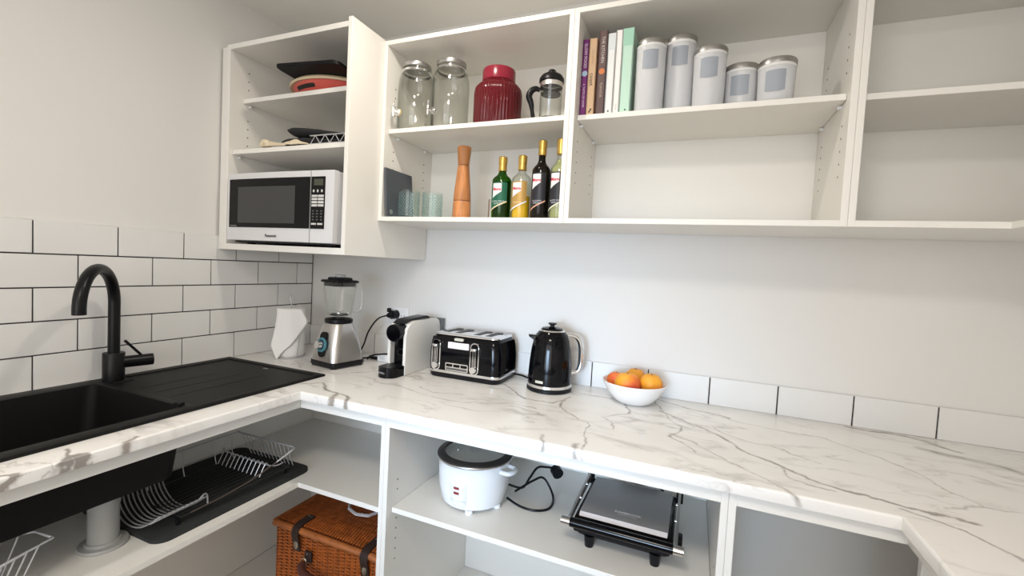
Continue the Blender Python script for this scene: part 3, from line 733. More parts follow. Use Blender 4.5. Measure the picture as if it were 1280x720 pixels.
# bottles
GOLD = mat('gold_foil', (.72, .47, .12), .3, .85)
WHITE = mat('label_white', (.80, .79, .77), .55); REDP = mat('label_red', (.60, .02, .06), .5)
def strip(cx, cy, R, th0, u0, u1, lo, hi, n=10, nz=3, off=.0003):
    G = []
    for j in range(nz+1):
        row = []
        for i in range(n+1):
            s_ = i/n; u_ = u0+(u1-u0)*s_; z = lo(s_)+(hi(s_)-lo(s_))*j/nz; a = th0+u_/R
            row.append((cx+(R+off)*math.cos(a), cy+(R+off)*math.sin(a), z))
        G.append(row)
    return MB().sheet(G)
def bottle(cx, cy, R, zsh, zneck, zt, rn, gl, liq, lab, band, seal, extra, stripe, fill_z):
    t = thing('oil_bottle', lab, 'bottle', (cx, cy, BS), 'oil and vinegar bottles')
    c = (cx, cy, BS)
    h = zneck-zsh
    prof = [(0, .004), (R*.6, .002), (R*.9, 0), (R, .006), (R, zsh), (R*.96, zsh+h*.18), (R*.80, zsh+h*.38), (R*.55, zsh+h*.58), (rn*1.15, zsh+h*.8), (rn, zneck), (rn, zt-.012)]
    inner = [(max(a-.0022, 0), z) for a, z in reversed(prof[3:])]; inner[-1] = (R-.003, .010)
    obj('glass', MB().lathe(prof+inner+[(0, .010)], c, 36), gl, t)
    if liq:
        lp = [(0, .0112), (R-.0036, .0112)]
        for a, z in prof[4:]:
            if z < fill_z: lp.append((a-.0030, z))
        lp.append((lp[-1][0] if lp[-1][1] < fill_z-.002 else lp[-1][0], fill_z)); lp.append((0, fill_z))
        obj('contents', MB().lathe(lp, c, 32), liq, t)
    cl = .05
    obj('cap', MB().lathe([(rn+.0012, zt-cl), (rn+.0022, zt-cl+.001), (rn+.0015, zt-cl*.55), (rn+.0024, zt-cl*.52), (rn+.0024, zt-cl*.45), (rn+.0028, zt-cl*.42), (rn+.0028, zt-.003), (rn, zt), (0, zt)], c, 28), GOLD, t)
    th = math.atan2(-1.6466-cy, 1.73-cx)-.45
    w = R*1.02
    z0 = BS+.028; z1 = BS+zsh-.008; zs_ = BS+.055
    obj('label', strip(cx, cy, R, th, -w, w, lambda s_: z0+(.004+.034*s_), lambda s_: z1, 14), band, t, smooth=80)
    zm = z1-.040
    obj('label_crest', strip(cx, cy, R, th, -w*.55, w*.42, lambda s_: zm-.014+.022*s_, lambda s_: z1-.004, 8, off=.0006), WHITE, t, smooth=80)
    text('lettering', 'Moro', .0135, t, REDP, (0, 0, 0), (1, 0, 0), (0, 0, 1), .0010, wrap=(cx, cy, R, th-w*.06/R, z1-.0245), bold=.0006)
    obj('label_stripe', strip(cx, cy, R, th, -w, w, lambda s_: z0+(.001+.034*s_), lambda s_: z0+(.006+.034*s_), 14, 1, off=.0006), stripe, t, smooth=80)
    pr = mat('label_print_'+extra, {'w': (.75, .8, .78), 'g': (.85, .75, .5)}.get(extra, (.6, .6, .65)), .5)
    text('lettering', {'w': 'EXTRA VIRGIN\nOLIVE OIL', 'g': 'OLIVE OIL', 's': 'BALSAMIC\nVINEGAR', 'x': 'WHITE WINE\nVINEGAR'}[extra], .0072, t, pr, (0, 0, 0), (1, 0, 0), (0, 0, 1), .0009, wrap=(cx, cy, R, th+.1, zs_+.006))
    return t
GG = thin_glass('green_bottle_glass', (.34, .60, .10), (.10, .24, .02), .8); CG = thin_glass('bottle_glass', (.97, .98, .96), (.62, .66, .62))
DG = mat('dark_bottle_glass', (.006, .004, .003), .08, spec=.3)
OIL = mat('golden_oil', (.95, .56, .02), .1, trans=.15, ior=1.2); GOILD = mat('green_oil', (.10, .22, .01), .1, trans=.3, ior=1.2); PALE = mat('pale_vinegar', (.66, .68, .34), .1, trans=.5, ior=1.2)
bottle(1.085, -.212, .0340, .138, .172, .222, .0125, GG, GOILD, 'green glass olive oil bottle with a dark green label, leftmost of the four', mat('label_green', (.012, .12, .065), .45), GOLD, 'w', mat('stripe_gold', (.75, .6, .35), .5), .135)
bottle(1.158, -.210, .0335, .140, .174, .224, .0125, CG, OIL, 'clear bottle of golden oil with a gold label, second from the left', mat('label_gold', (.50, .30, .085), .4, .2), GOLD, 's' if 0 else 'g', WHITE, .085)
bottle(1.230, -.218, .0310, .165, .205, .268, .0115, DG, None, 'tall black balsamic vinegar bottle with a dark label, third from the left', mat('label_black', (.018, .018, .024), .4), GOLD, 's', mat('stripe_copper', (.65, .35, .22), .5), .1)
bottle(1.296, -.224, .0310, .165, .205, .268, .0115, CG, PALE, 'tall pale green vinegar bottle with a black label, next to the divider', mat('label_black2', (.02, .02, .024), .4), GOLD, 'x', mat('stripe_cream', (.75, .74, .55), .5), .200)

# ------------------------------------------------------------------ books
bx = 1.3625
def book(w, h, dpt, y, col, lab, title=None, tcol=(.85, .8, .85), tsize=.012, lean=0, top=None, seal=None, dots=None, side=None, face_down=True):
    global bx
    x = bx; bx += w+.0012
    t = thing('book', lab, 'book', (x, y, SH), 'cookbooks on the upper shelf')
    K = mat('book_'+lab.split()[0], col, .5)
    obj('cover', MB().box((0, 0, 0), (w, .003, h), .0008).box((0, 0, 0), (.002, dpt, h)).box((w-.002, 0, 0), (w, dpt, h)), K, t, local=True, smooth=0)
    obj('pages', MB().box((.002, .003, .003), (w-.002, dpt-.004, h-.003)), mat('paper', (.80, .77, .70), .9), t, local=True, smooth=0)
    if side: obj('side_board', MB().box((-.0006, .001, .001), (0, dpt-.002, h-.001)), mat('book_side_'+lab.split()[0], side, .5), t, local=True, smooth=0)
    if top: obj('spine_band', MB().box((.001, -.0006, h*.80), (w-.001, 0, h-.001)), mat('book_band_'+lab.split()[0], top, .5), t, local=True, smooth=0)
    if seal: obj('spine_seal', MB().cyl((w/2, -.0008, h*seal[0]), (w/2, .001, h*seal[0]), min(w*.46, seal[2]), seg=20), mat('book_seal_'+lab.split()[0], seal[1], .5), t, local=True)
    if dots:
        q = MB(); 
        for dx_, dz_ in dots: q.cyl((w/2+dx_, -.0008, dz_), (w/2+dx_, 0, dz_), .0024, seg=10)
        obj('publisher_mark', q, mat('ink', (.02, .02, .02), .6), t, local=True)
    if title:
        for body, zz_, sz, tc in title:
            text('lettering', body, sz, t, mat('ink_%d%d%d' % tuple(int(q*9) for q in tc), tc, .5), (w/2, -.0009, zz_), (0, 0, -1), (1, 0, 0), 0, local=True)
    t.rotation_euler = (0, math.radians(lean), 0)
    return t
book(.0185, .235, .19, -.272, (.19, .022, .17), 'purple cookbook with white title, leftmost against the divider', [('SLOW FOOD', .185, .0125, (.86, .8, .86)), ('A TASTE OF HOME', .065, .0085, (.8, .7, .8))], seal=(.56, (.42, .58, .74), .009))
book(.0235, .236, .19, -.272, (.85, .58, .36), 'peach-orange cookbook reading coast, second from the left', [('coast', .112, .018, (.05, .04, .03)), ('THE SEASIDE', .18, .0075, (.6, .42, .25))], dots=[(.003, .022), (-.002, .014), (.001, .018)])
bx += .006
book(.0245, .252, .20, -.276, (.11, .065, .060), 'dark brown cookbook with an orange seal, tallest of the row', [('THE KITCHEN', .195, .0125, (.6, .55, .52)), ('FLAVOUR', .075, .010, (.50, .40, .32))], seal=(.52, (.55, .17, .05), .009), side=(.16, .012, .01))
book(.0235, .243, .20, -.272, (.76, .78, .78), 'pale grey cookbook between the brown and the white one', dots=[(.0, .012)], top=(.66, .70, .72))
book(.0185, .249, .20, -.272, (.84, .82, .80), 'thin white cookbook beside the mint green one', [('SIMPLE', .022, .006, (.5, .5, .5))])
book(.0310, .251, .20, -.272, (.52, .74, .62), 'thick mint green cookbook, rightmost next to the canisters', dots=[(.002, .012)], top=(.36, .62, .49))

# ------------------------------------------------------------------ canisters
FROST = mat('frosted_canister', (.93, .94, .96), .28, trans=.42, ior=1.2)
def canister(cx, cy, h, r, lab):
    t = thing('storage_canister', lab, 'canister', (cx, cy, SH), 'clear storage canisters with steel lids')
    mb = MB().lathe([(0, .0), (r*.86, 0), (r*.93, .004), (r*.955, h*.5), (r*.98, h-.016), (r*.95, h-.016), (r*.925, h*.5), (r*.90, .007), (0, .005)], (cx, cy, SH), 40)
    obj('body', mb, FROST, t)
    obj('lid', MB().lathe([(r*.96, h-.015), (r*1.01, h-.0145), (r*1.015, h-.003), (r*.98, h), (0, h)], (cx, cy, SH), 40), DSTEEL, t)
    obj('lid_seal', MB().lathe([(r*.97, h-.022), (r*.992, h-.022), (r*.992, h-.0148), (r*.97, h-.0148)], (cx, cy, SH), 40, capb=False, capt=False), mat('seal_silicone', (.75, .75, .74), .5), t)
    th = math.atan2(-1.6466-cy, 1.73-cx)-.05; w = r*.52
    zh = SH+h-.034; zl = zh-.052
    obj('label', strip(cx, cy, r*.972, th, -w, w, lambda s_: zl-.004*math.sin(s_*3.1), lambda s_: zh, 8, off=.0002), mat('smoky_reflection', (.34, .37, .42), .5), t, smooth=80)  # reflection seen through the canister, coloured in as a grey-blue patch
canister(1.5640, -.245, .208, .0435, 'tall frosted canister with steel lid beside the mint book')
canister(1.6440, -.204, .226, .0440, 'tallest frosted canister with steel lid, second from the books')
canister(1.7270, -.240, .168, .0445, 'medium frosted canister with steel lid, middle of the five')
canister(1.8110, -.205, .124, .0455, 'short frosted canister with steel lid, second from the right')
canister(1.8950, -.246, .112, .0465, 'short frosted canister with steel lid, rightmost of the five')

# ------------------------------------------------------------------ paper towel
CT = .9003
pt = thing('paper_towel_holder', 'white paper towel roll on a thin wire stand in the corner', 'paper towel', (.155, -.252, CT))
qx, qy = .155, -.252
PAPER = mat('paper_towel', (.88, .875, .86), .95, bump=.35, bscale=180)
mb = MB().cyl((qx, qy, CT+.001), (qx, qy, CT+.003), .062, seg=36)
mb.tube([(qx+.060*math.cos(a), qy+.060*math.sin(a), CT+.004) for a in [k/30*2*PI for k in range(30)]], .0022, 6, closed=True)
mb.tube([(qx, qy, CT), (qx, qy, CT+.232)], .0022, 8)
mb.tube(spline([(qx-.001, qy, CT+.230), (qx-.008, qy, CT+.247), (qx, qy, CT+.262), (qx+.008, qy, CT+.247), (qx+.003, qy, CT+.230)], 5), .0018, 6)
mb.tube(spline([(qx+.056, qy-.020, CT+.002), (qx+.061, qy-.012, CT+.08), (qx+.058, qy-.008, CT+.205), (qx+.062, qy-.012, CT+.222)], 5), .002, 6)
obj('stand', mb, WIRE, pt)
obj('paper_roll', MB().lathe([(.0215, .005), (.0535, .005), (.055, .008), (.0545, .202), (.053, .205), (.0215, .205), (.0215, .005)], (qx, qy, CT), 40, capb=False, capt=False), PAPER, pt)
# loose sheet hanging off the roll and folding to a point
mb = MB(); G = []
nv = Vector((.747, -.664, 0)); tv_ = Vector((.664, .747, 0))
def interp(t_, K):
    for (a0, b0), (a1, b1) in zip(K[:-1], K[1:]):
        if a1 <= t_ <= a0: return b1+(b0-b1)*(t_-a1)/(a0-a1)
    return K[-1][1]
for j in range(25):
    z = .204-.2035*j/24
    l = interp(z, [(.21, -.050), (.13, -.058), (.055, -.072), (.0, -.050)]); rr_ = interp(z, [(.21, .036), (.15, .066), (.105, .038), (.060, .004), (.025, -.032), (0, -.047)])
    row = []
    for i in range(13):
        s_ = l+(rr_-l)*i/12
        dep = .0575+.014*(.204-z)/.2-.0575*(1-math.cos(min(1.1, abs(s_)/.0575*.85)))*(.35 if s_ > 0 else .55)+.0025*math.sin(s_*70+z*14)
        p = Vector((qx, qy, CT+z))+nv*dep+tv_*s_
        row.append(tuple(p))
    G.append(row)
mb.sheet(G); sh_ = obj('loose_sheet', mb, PAPER, pt, smooth=80)
so = sh_.modifiers.new('thickness', 'SOLIDIFY'); so.thickness = .0012

# ------------------------------------------------------------------ blender
bl = thing('blender', 'stainless steel blender with a glass jug and teal-ringed dial', 'blender', (.425, -.262, CT), rz=math.radians(80))
def sq(h, r, z, n=8): return [(x, y, z) for x, y in rrect(-h, -h, h, h, r, n)]
obj('foot_ring', MB().loft([sq(.074, .022, .004), sq(.077, .022, .010), sq(.076, .022, .024)]), BPLAST, bl, local=True)
for sx_ in (-1, 1):
    for sy_ in (-1, 1): obj('foot', MB().cyl((.058*sx_, .058*sy_, 0), (.058*sx_, .058*sy_, .010), .013, seg=14), BPLAST, bl, local=True)
obj('motor_base', MB().loft([sq(.0745, .024, .0242), sq(.073, .026, .045), sq(.068, .03, .085), sq(.060, .034, .125), sq(.052, .036, .155), sq(.048, .038, .168)]), STEEL, bl, local=True)
obj('jug_collar', MB().loft([sq(.047, .040, .1685), sq(.050, .042, .172), sq(.050, .042, .184), sq(.045, .04, .187)]), BPLAST, bl, local=True)
# dial panel on the -x side turned toward the tap
pm = Matrix.Rotation(math.radians(-12), 4, 'Y')
pl_ = obj('dial_panel', MB().prism([(y, z) for y, z in rrect(-.0215, .040, .0215, .137, .018, 6)], 0, -.0765, -.060), GBLACK, bl, local=True)
for v in pl_.data.vertices: v.co.x += (v.co.z-.04)*.13 + .0
A = Vector((-.072, 0, .088)); dn_ = Vector((-1, 0, .13)).normalized()
obj('dial_ring', MB().cyl(A, A+dn_*.006, .0285, .0270, 32), mat('teal_ring', (.07, .21, .26), .35), bl, local=True)
obj('dial_face', MB().cyl(A+dn_*.006, A+dn_*.0068, .0195, .0195, 28), GBLACK, bl, local=True)
obj('dial_knob', MB().cyl(A+dn_*.0068, A+dn_*.024, .0165, .0145, 24), CHROME, bl, local=True)
jz = .187
n_ = 8
jug = [sq(.040, .030, jz, n_), sq(.043, .030, jz+.02, n_), sq(.050, .026, jz+.10, n_), sq(.0535, .026, jz+.142, n_)]
jin = [sq(.0505, .025, jz+.142, n_), sq(.047, .025, jz+.10, n_), sq(.040, .028, jz+.02, n_), sq(.037, .027, jz+.012, n_)]
obj('jug', MB().loft(jug+jin), GLASS, bl, local=True)
hp = spline([(.045, 0, jz+.128), (.072, 0, jz+.128), (.083, 0, jz+.112), (.083, 0, jz+.060), (.078, 0, jz+.035), (.045, 0, jz+.030)], 6)
def rotz(p, a): return (p[0]*math.cos(a)-p[1]*math.sin(a), p[0]*math.sin(a)+p[1]*math.cos(a), p[2])
obj('jug_handle', MB().tube([rotz(p, math.radians(-40)) for p in hp], .0068, 10), GLASS, bl, local=True)
lt = MB().loft([sq(.049, .026, jz+.128), sq(.0505, .026, jz+.143)]); lt.loft([sq(.058, .026, jz+.143), sq(.0585, .026, jz+.148), sq(.055, .026, jz+.152)]); obj('lid', lt, BPLAST, bl, local=True)
mb = MB().lathe([(.045, jz+.151), (.046, jz+.153), (.043, jz+.162), (.024, jz+.164), (0, jz+.164)], (0, 0, 0), 96, ribs=24, ribd=.0012); obj('lid_cap', mb, BPLAST, bl, local=True)
obj('lid_knob', MB().lathe([(.018, jz+.164), (.018, jz+.1705), (.020, jz+.172), (.018, jz+.174), (0, jz+.174)], (0, 0, 0), 24), mat('clear_knob', (.5, .5, .5), .2), bl, local=True)
mb = MB().cyl((0, 0, jz+.012), (0, 0, jz+.022), .012, seg=16)
for k in range(4):
    a = k*PI/2+.3; p0 = Vector((0, 0, jz+.022)); p1 = Vector((.024*math.cos(a), .024*math.sin(a), jz+(.034 if k % 2 else .024)))
    w_ = Vector((-math.sin(a), math.cos(a), 0))*.005
    vs = [mb.bm.verts.new(q) for q in (p0+w_, p1, p0-w_, p0+w_+Vector((0, 0, .0012)), p1+Vector((0, 0, .0012)), p0-w_+Vector((0, 0, .0012)))]
    for fa in ((0, 1, 2), (5, 4, 3), (0, 3, 4, 1), (1, 4, 5, 2), (2, 5, 3, 0)): mb.bm.faces.new([vs[i] for i in fa])
obj('blade', mb, CHROME, bl, local=True)
obj('jug_base_plate', MB().lathe([(.034, jz+.0125), (.034, jz+.017), (.0, jz+.018)], (0, 0, 0), 28), BPLAST, bl, local=True)
# ------------------------------------------------------------------ outlet, plug and leads
ol = thing('power_outlet', 'white double power outlet on the wall above the coffee machine', 'power outlet', (.517, 0, 1.085))
obj('cover_plate', box((.459, -.0075, 1.049), (.575, -.0005, 1.122), .0025, 2), WPLAST, ol)
for x in (.487, .547): obj('rocker_switch', box((x-.006, -.0105, 1.103), (x+.006, -.007, 1.115), .001), WPLAST, ol)
mb = MB()
for x0 in (.487, .547):
    for dx_, dz_, a in ((-.008, .006, .5), (.008, .006, -.5), (0, -.009, 0)): mb.box((x0+dx_-.001, -.0080, 1.079+dz_-.004), (x0+dx_+.001, -.0074, 1.079+dz_+.004), 0, 1, Matrix.Rotation(a, 4, 'Y'))
obj('socket_hole', mb, mat('dark_slot', (.01, .01, .01), .6), ol, kind='stuff')
pg = thing('power_plug', 'black plug in the wall outlet with its lead running down to the blender', 'plug', (.508, -.02, 1.096))
q = Vector((.512, -.008, 1.090))
obj('plug_body', MB().cyl(q, q+Vector((-.004, -.030, 0)), .0200, .0185, 24).cyl(q+Vector((-.004, -.030, 0)), q+Vector((-.008, -.048, -.002)), .0145, .010, 18).box((.486, -.044, 1.100), (.500, -.026, 1.119), .004, 2), BPLAST, pg)
cab = spline([(.504, -.055, 1.088), (.490, -.070, 1.084), (.470, -.075, 1.074), (.448, -.080, 1.050), (.432, -.095, 1.010), (.425, -.11, .960), (.420, -.13, .925), (.440, -.155, .9045), (.470, -.165, .9045)], 8)
obj('lead', MB().tube(cab, .0034, 8), BPLAST, pg)
sb = thing('power_board', 'small white socket block lying on the worktop between blender and coffee machine', 'power board', (.56, -.075, CT))
obj('block', box((.510, -.125, CT), (.640, -.080, CT+.030), .004, 2), WPLAST, sb)
obj('socket_face', box((.522, -.1255, CT+.008), (.550, -.1248, CT+.024), .001), mat('socket_grey', (.62, .62, .62), .5), sb)  # plain grey face set on the white block
obj('plug', MB().box((.455, -.118, CT+.003), (.508, -.098, CT+.014), .004, 2), BPLAST, sb)
obj('lead', MB().tube(spline([(.462, -.108, CT+.008), (.45, -.115, CT+.006), (.43, -.14, CT+.004), (.40, -.16, CT+.004)], 6), .0033, 8), BPLAST, sb)

# ------------------------------------------------------------------ coffee machine
cm = thing('coffee_machine', 'slim white capsule coffee machine with a black front between blender and toaster', 'coffee machine', (.710, -.18, CT))
X0_, X1_ = .668, .750
COF = mat('warm_white_plastic', (.80, .78, .73), .3, coat=.2)
prof = [(-.262, .001), (-.030, .001), (-.024, .02), (-.024, .160), (-.034, .188), (-.055, .200), (-.20, .200), (-.238, .190), (-.256, .172), (-.262, .14)]
for a_, b_ in ((X0_, X0_+.012), (X1_-.012, X1_)):
    mb = MB().prism([(y, CT+z) for y, z in prof], 0, a_, b_); 
    bmesh.ops.recalc_face_normals(mb.bm, faces=mb.bm.faces)
    obj('side_shell', mb, COF, cm)
obj('shell', MB().prism([(y, CT+z) for y, z in [(-.10, .002), (-.030, .002), (-.025, .02), (-.025, .16), (-.035, .187), (-.055, .199), (-.20, .199), (-.236, .188), (-.236, .15), (-.10, .15)]], 0, X0_+.0122, X1_-.0122), COF, cm)
obj('front_column', MB().prism([(y, CT+z) for y, z in [(-.2365, .006), (-.11, .006), (-.11, .149), (-.2365, .149)]], 0, X0_+.0125, X1_-.0125), GBLACK, cm)
cxx = (X0_+X1_)/2
hd = obj('brew_head', MB().cyl((cxx-.002, -.237, CT+.160), (cxx-.002, -.283, CT+.158), .0335, .0325, 36), BPLAST, cm)
obj('head_ring', MB().cyl((cxx-.002, -.283, CT+.158), (cxx-.002, -.2845, CT+.158), .028, seg=30), GBLACK, hd)
obj('spout', MB().cyl((cxx, -.262, CT+.130), (cxx, -.262, CT+.113), .010, .007, 16), BPLAST, cm)
mb = MB(); o_ = []
for k in range(19):
    a = PI+k/18*PI; o_.append((cxx-.002+.0395*math.cos(a), -.300+.036*math.sin(a)))
o_ = o_+[(cxx+.0375, -.238), (cxx-.0415, -.238)]
mb.prism(o_, 2, CT, CT+.036); ty_ = obj('drip_tray', mb, GBLACK, cm)
obj('drip_grid', MB().prism([(x*.9+cxx*.1, y*.9-.0275) for x, y in o_], 2, CT+.0361, CT+.0375), BPLAST, ty_)
text('lettering', 'NESPRESSO', .0085, ty_, mat('grey_print2', (.55, .58, .6), .4), (cxx-.012, -.3345, CT+.018), (.97, -.2, 0), (0, 0, 1), .0012)
mb = MB()
for a_, b_ in zip(range(0, 1), range(1, 2)):
    mb.prism([(-.262, CT+.192), (-.236, CT+.206), (-.19, CT+.209), (-.10, CT+.212), (-.075, CT+.205), (-.075, CT+.2005), (-.215, CT+.2005), (-.245, CT+.1925)], 0, X0_+.018, X1_-.020)
obj('lever', mb, BPLAST, cm)
obj('embossed_logo', MB().tube([(cxx+.0+.013*math.cos(a), -.2368, CT+.080+.013*math.sin(a)) for a in [k/24*2*PI for k in range(24)]], .0009, 5, closed=True), mat('black_relief', (.03, .03, .035), .4), cm)
obj('water_tank', MB().loft([[(x, y, CT+z) for x, y in rrect(X0_+.006, -.0235, X1_+.012, -.006, .006, 4)] for z in (.02, .196)]), mat('smoky_tank', (.45, .46, .47), .1, trans=.8, ior=1.3), cm)
obj('lead', MB().tube(spline([(X0_+.002, -.19, CT+.125), (.655, -.185, CT+.10), (.628, -.170, CT+.065), (.590, -.155, CT+.046), (.545, -.140, CT+.036), (.505, -.135, CT+.028), (.480, -.135, CT+.018), (.47, -.14, CT+.006)], 8), .0036, 8), BPLAST, cm)

# ------------------------------------------------------------------ toaster
to = thing('toaster', 'glossy black four-slice toaster with chrome trim on the worktop', 'toaster', (.955, -.11, CT))
tx0, tx1, ty0, ty1 = .808, 1.104, -.203, -.018
def tr_(ins, z, r=.030): return [(x, y, CT+z) for x, y in rrect(tx0+ins, ty0+ins, tx1-ins, ty1-ins, r, 8)]
obj('plinth', MB().loft([tr_(.006, .0), tr_(.002, .006), tr_(.001, .019)]), BPLAST, to)
obj('chrome_band', MB().loft([tr_(-.0005, .0190), tr_(-.0015, .022), tr_(-.0005, .0285)]), CHROME, to)
obj('shell', MB().loft([tr_(.0005, .0285), tr_(0, .05), tr_(.001, .09), tr_(.004, .125), tr_(.009, .148), tr_(.016, .160)]), GBLACK, to)
obj('top_plate', MB().loft([tr_(.013, .160, .026), tr_(.0135, .1635, .026), tr_(.017, .1665, .024)]), CHROME, to)
for x in (.862, .910, .990, 1.038):
    sl_ = obj('bread_slot', box((x-.013, -.160, CT+.1660), (x+.013, -.048, CT+.1672)), mat('slot_dark', (.01, .01, .01), .5), to)
# vertical ribs on the two ends
mb = MB()
for k in range(15):
    y = ty0+.026+k*(ty1-ty0-.052)/14
    for xs_, sg in ((tx1, 1), (tx0, -1)):
        mb.tube([(xs_-sg*.0005, y, CT+.034), (xs_-sg*.0005, y, CT+.09), (xs_-sg*.0048, y, CT+.126), (xs_-sg*.010, y, CT+.148)], .0034, 6)
obj('side_ribs', mb, GBLACK, to, kind='stuff')
FYt = ty0
def fpan(name, x0, x1, z0, z1, m_, parent, y=0, r=.004, th=.003):
    return obj(name, MB().prism([(x, CT+z) for x, z in rrect(x0, z0, x1, z1, r, 4)], 1, FYt-.0005-y-th, FYt-.0005-y+(.004 if y == 0 else .0005)), m_, parent)
for xc in (.847, 1.008):
    lv = fpan('lever_frame', xc-.0185, xc+.0185, .026, .144, CHROME, to, r=.018)
    fpan('lever_well', xc-.0145, xc+.0145, .030, .140, GBLACK, lv, .003, .014, .0006)
    for dx_ in (-.006, 0, .006): obj('guide_rail', box((xc+dx_-.0012, FYt-.0056, CT+.05), (xc+dx_+.0012, FYt-.0040, CT+.125)), CHROME, lv)
    obj('lever_handle', MB().box((xc-.011, FYt-.020, CT+.116), (xc+.011, FYt-.004, CT+.126), .003, 2), CHROME, lv)
    obj('dial', MB().cyl((xc, FYt-.004, CT+.046), (xc, FYt-.014, CT+.046), .0125, .0115, 24), CHROME, lv)
fpan('brand_plate', .922, .960, .148-.004, .156-.002, mat('cream_badge', (.62, .60, .50), .4, .3), to, r=.0045, th=.002)
fpan('pale_rectangle', .896, .982, .114, .137, mat('pale_pink', (.86, .78, .82), .35), to, r=.001, th=.0008)  # flat pale pink rectangle on the toaster front
bp_ = fpan('button_panel', .889, .984, .031, .060, CHROME, to, r=.005)
for k in range(3): fpan('button', .893+.0305*k, .919+.0305*k, .046, .056, GBLACK, bp_, .003, .003, .0015)
fpan('shade_scale', .893, .980, .034, .042, mat('dark_steel_trim', (.2, .2, .2), .3, 1), bp_, .003, .002, .0008)
obj('lead', MB().tube(spline([(1.098, -.03, CT+.010), (1.13, -.03, CT+.008), (1.17, -.045, CT+.0045), (1.21, -.05, CT+.0045)], 8), .0035, 8), BPLAST, to)

# ------------------------------------------------------------------ kettle
kt = thing('kettle', 'glossy black kettle with chrome handle and base ring beside the fruit bowl', 'kettle', (1.272, -.128, CT))
kx, ky = 1.272, -.128
obj('power_base', MB().lathe([(0, 0), (.076, 0), (.080, .003), (.080, .012), (.077, .014), (0, .014)], (kx, ky, CT), 40), BPLAST, kt)
obj('chrome_ring', MB().lathe([(.0765, .014), (.079, .016), (.0785, .025), (.0765, .026)], (kx, ky, CT), 40, capt=False), CHROME, kt)
obj('body', MB().lathe([(.0768, .026), (.0768, .06), (.0745, .10), (.0700, .145), (.0640, .175), (.0560, .196), (.0460, .2075)], (kx, ky, CT), 48), GBLACK, kt)
obj('lid_ring', MB().lathe([(.045, .207), (.0465, .209), (.044, .2135), (.040, .2135)], (kx, ky, CT), 40, capt=False), CHROME, kt)
obj('lid', MB().lathe([(.0405, .212), (.036, .219), (.020, .223), (0, .224)], (kx, ky, CT), 36), GBLACK, kt)
obj('lid_knob', MB().lathe([(.008, .223), (.008, .229), (.015, .233), (.015, .237), (0, .238)], (kx, ky, CT), 24), BPLAST, kt)
e = Vector((-.90, -.43, 0)).normalized(); sd = Vector((.43, -.90, 0)).normalized(); K0 = Vector((kx, ky, CT))
mb = MB(); mb.loft([[K0+e*.050+sd*.018+Vector((0, 0, .165)), K0+e*.050-sd*.018+Vector((0, 0, .165)), K0+e*.050-sd*.014+Vector((0, 0, .192)), K0+e*.050+sd*.014+Vector((0, 0, .192))], [K0+e*.082+sd*.009+Vector((0, 0, .186)), K0+e*.082-sd*.009+Vector((0, 0, .186)), K0+e*.083-sd*.009+Vector((0, 0, .1935)), K0+e*.083+sd*.009+Vector((0, 0, .1935))]])
obj('spout', mb, GBLACK, kt)
h_ = -e; 
hs = spline([K0+h_*a+Vector((0, 0, z)) for a, z in ((.052, .196), (.075, .196), (.096, .184), (.107, .160), (.110, .120), (.108, .085), (.098, .066), (.074, .062))], 7)
obj('handle', MB().tube(hs, .0075, 12), CHROME, kt)
obj('handle_inlay', MB().tube([p-h_*.0062 for p in hs[6:-6]], .0045, 8), BPLAST, kt)
th = math.atan2(-1.6466-ky, 1.73-kx)
obj('brand_plate', strip(kx, ky, .0768, th-.48, -.015, .015, lambda s_: CT+.034, lambda s_: CT+.043, 6, 1, off=.0006), mat('cream_badge', (.62, .60, .50), .4, .3), kt, smooth=80)

# ------------------------------------------------------------------ fruit bowl
fb = thing('fruit_bowl', 'wide white ceramic bowl holding four peaches', 'bowl', (1.565, -.125, CT))
fx, fy_ = 1.565, -.125
BW, BD = 1.0, .92
obj('bowl', MB().lathe([(0, .003), (.040, .002), (.046, 0), (.052, .002), (.066, .012), (.086, .035), (.100, .060), (.104, .070), (.1025, .0715), (.0975, .061), (.083, .037), (.064, .017), (.045, .009), (0, .008)], (fx, fy_, CT), 48), mat('white_ceramic', (.86, .85, .84), .22, coat=.3), fb)
def peach_mat(i, blush):
    M = bpy.data.materials.new('peach_skin_%s' % 'abcd'[i]); M.use_nodes = True; N = M.node_tree.nodes; L = M.node_tree.links
    b = N['Principled BSDF']; b.inputs['Roughness'].default_value = .5; b.inputs['Subsurface Weight'].default_value = .08; b.inputs['Subsurface Radius'].default_value = (.01, .004, .002)
    tc = N.new('ShaderNodeTexCoord'); dt = N.new('ShaderNodeVectorMath'); dt.operation = 'DOT_PRODUCT'; dt.inputs[1].default_value = Vector(blush).normalized()
    nz = N.new('ShaderNodeTexNoise'); nz.inputs['Scale'].default_value = 35; L.new(tc.outputs['Object'], nz.inputs[0]); L.new(tc.outputs['Object'], dt.inputs[0])
    ma = N.new('ShaderNodeMath'); ma.operation = 'MULTIPLY_ADD'; L.new(dt.outputs['Value'], ma.inputs[0]); ma.inputs[1].default_value = 26; 
    m2 = N.new('ShaderNodeMath'); m2.operation = 'MULTIPLY_ADD'; L.new(nz.outputs[0], m2.inputs[0]); m2.inputs[1].default_value = .9; m2.inputs[2].default_value = -.30
    L.new(m2.outputs[0], ma.inputs[2])
    cr_ = N.new('ShaderNodeValToRGB'); cr_.color_ramp.elements[0].position = 0; cr_.color_ramp.elements[0].color = (.86, .38, .03, 1); cr_.color_ramp.elements[1].position = 1; cr_.color_ramp.elements[1].color = (.72, .09, .035, 1)
    e_ = cr_.color_ramp.elements.new(.5); e_.color = (.86, .26, .03, 1)
    L.new(ma.outputs[0], cr_.inputs[0]); L.new(cr_.outputs[0], b.inputs['Base Color']); return M
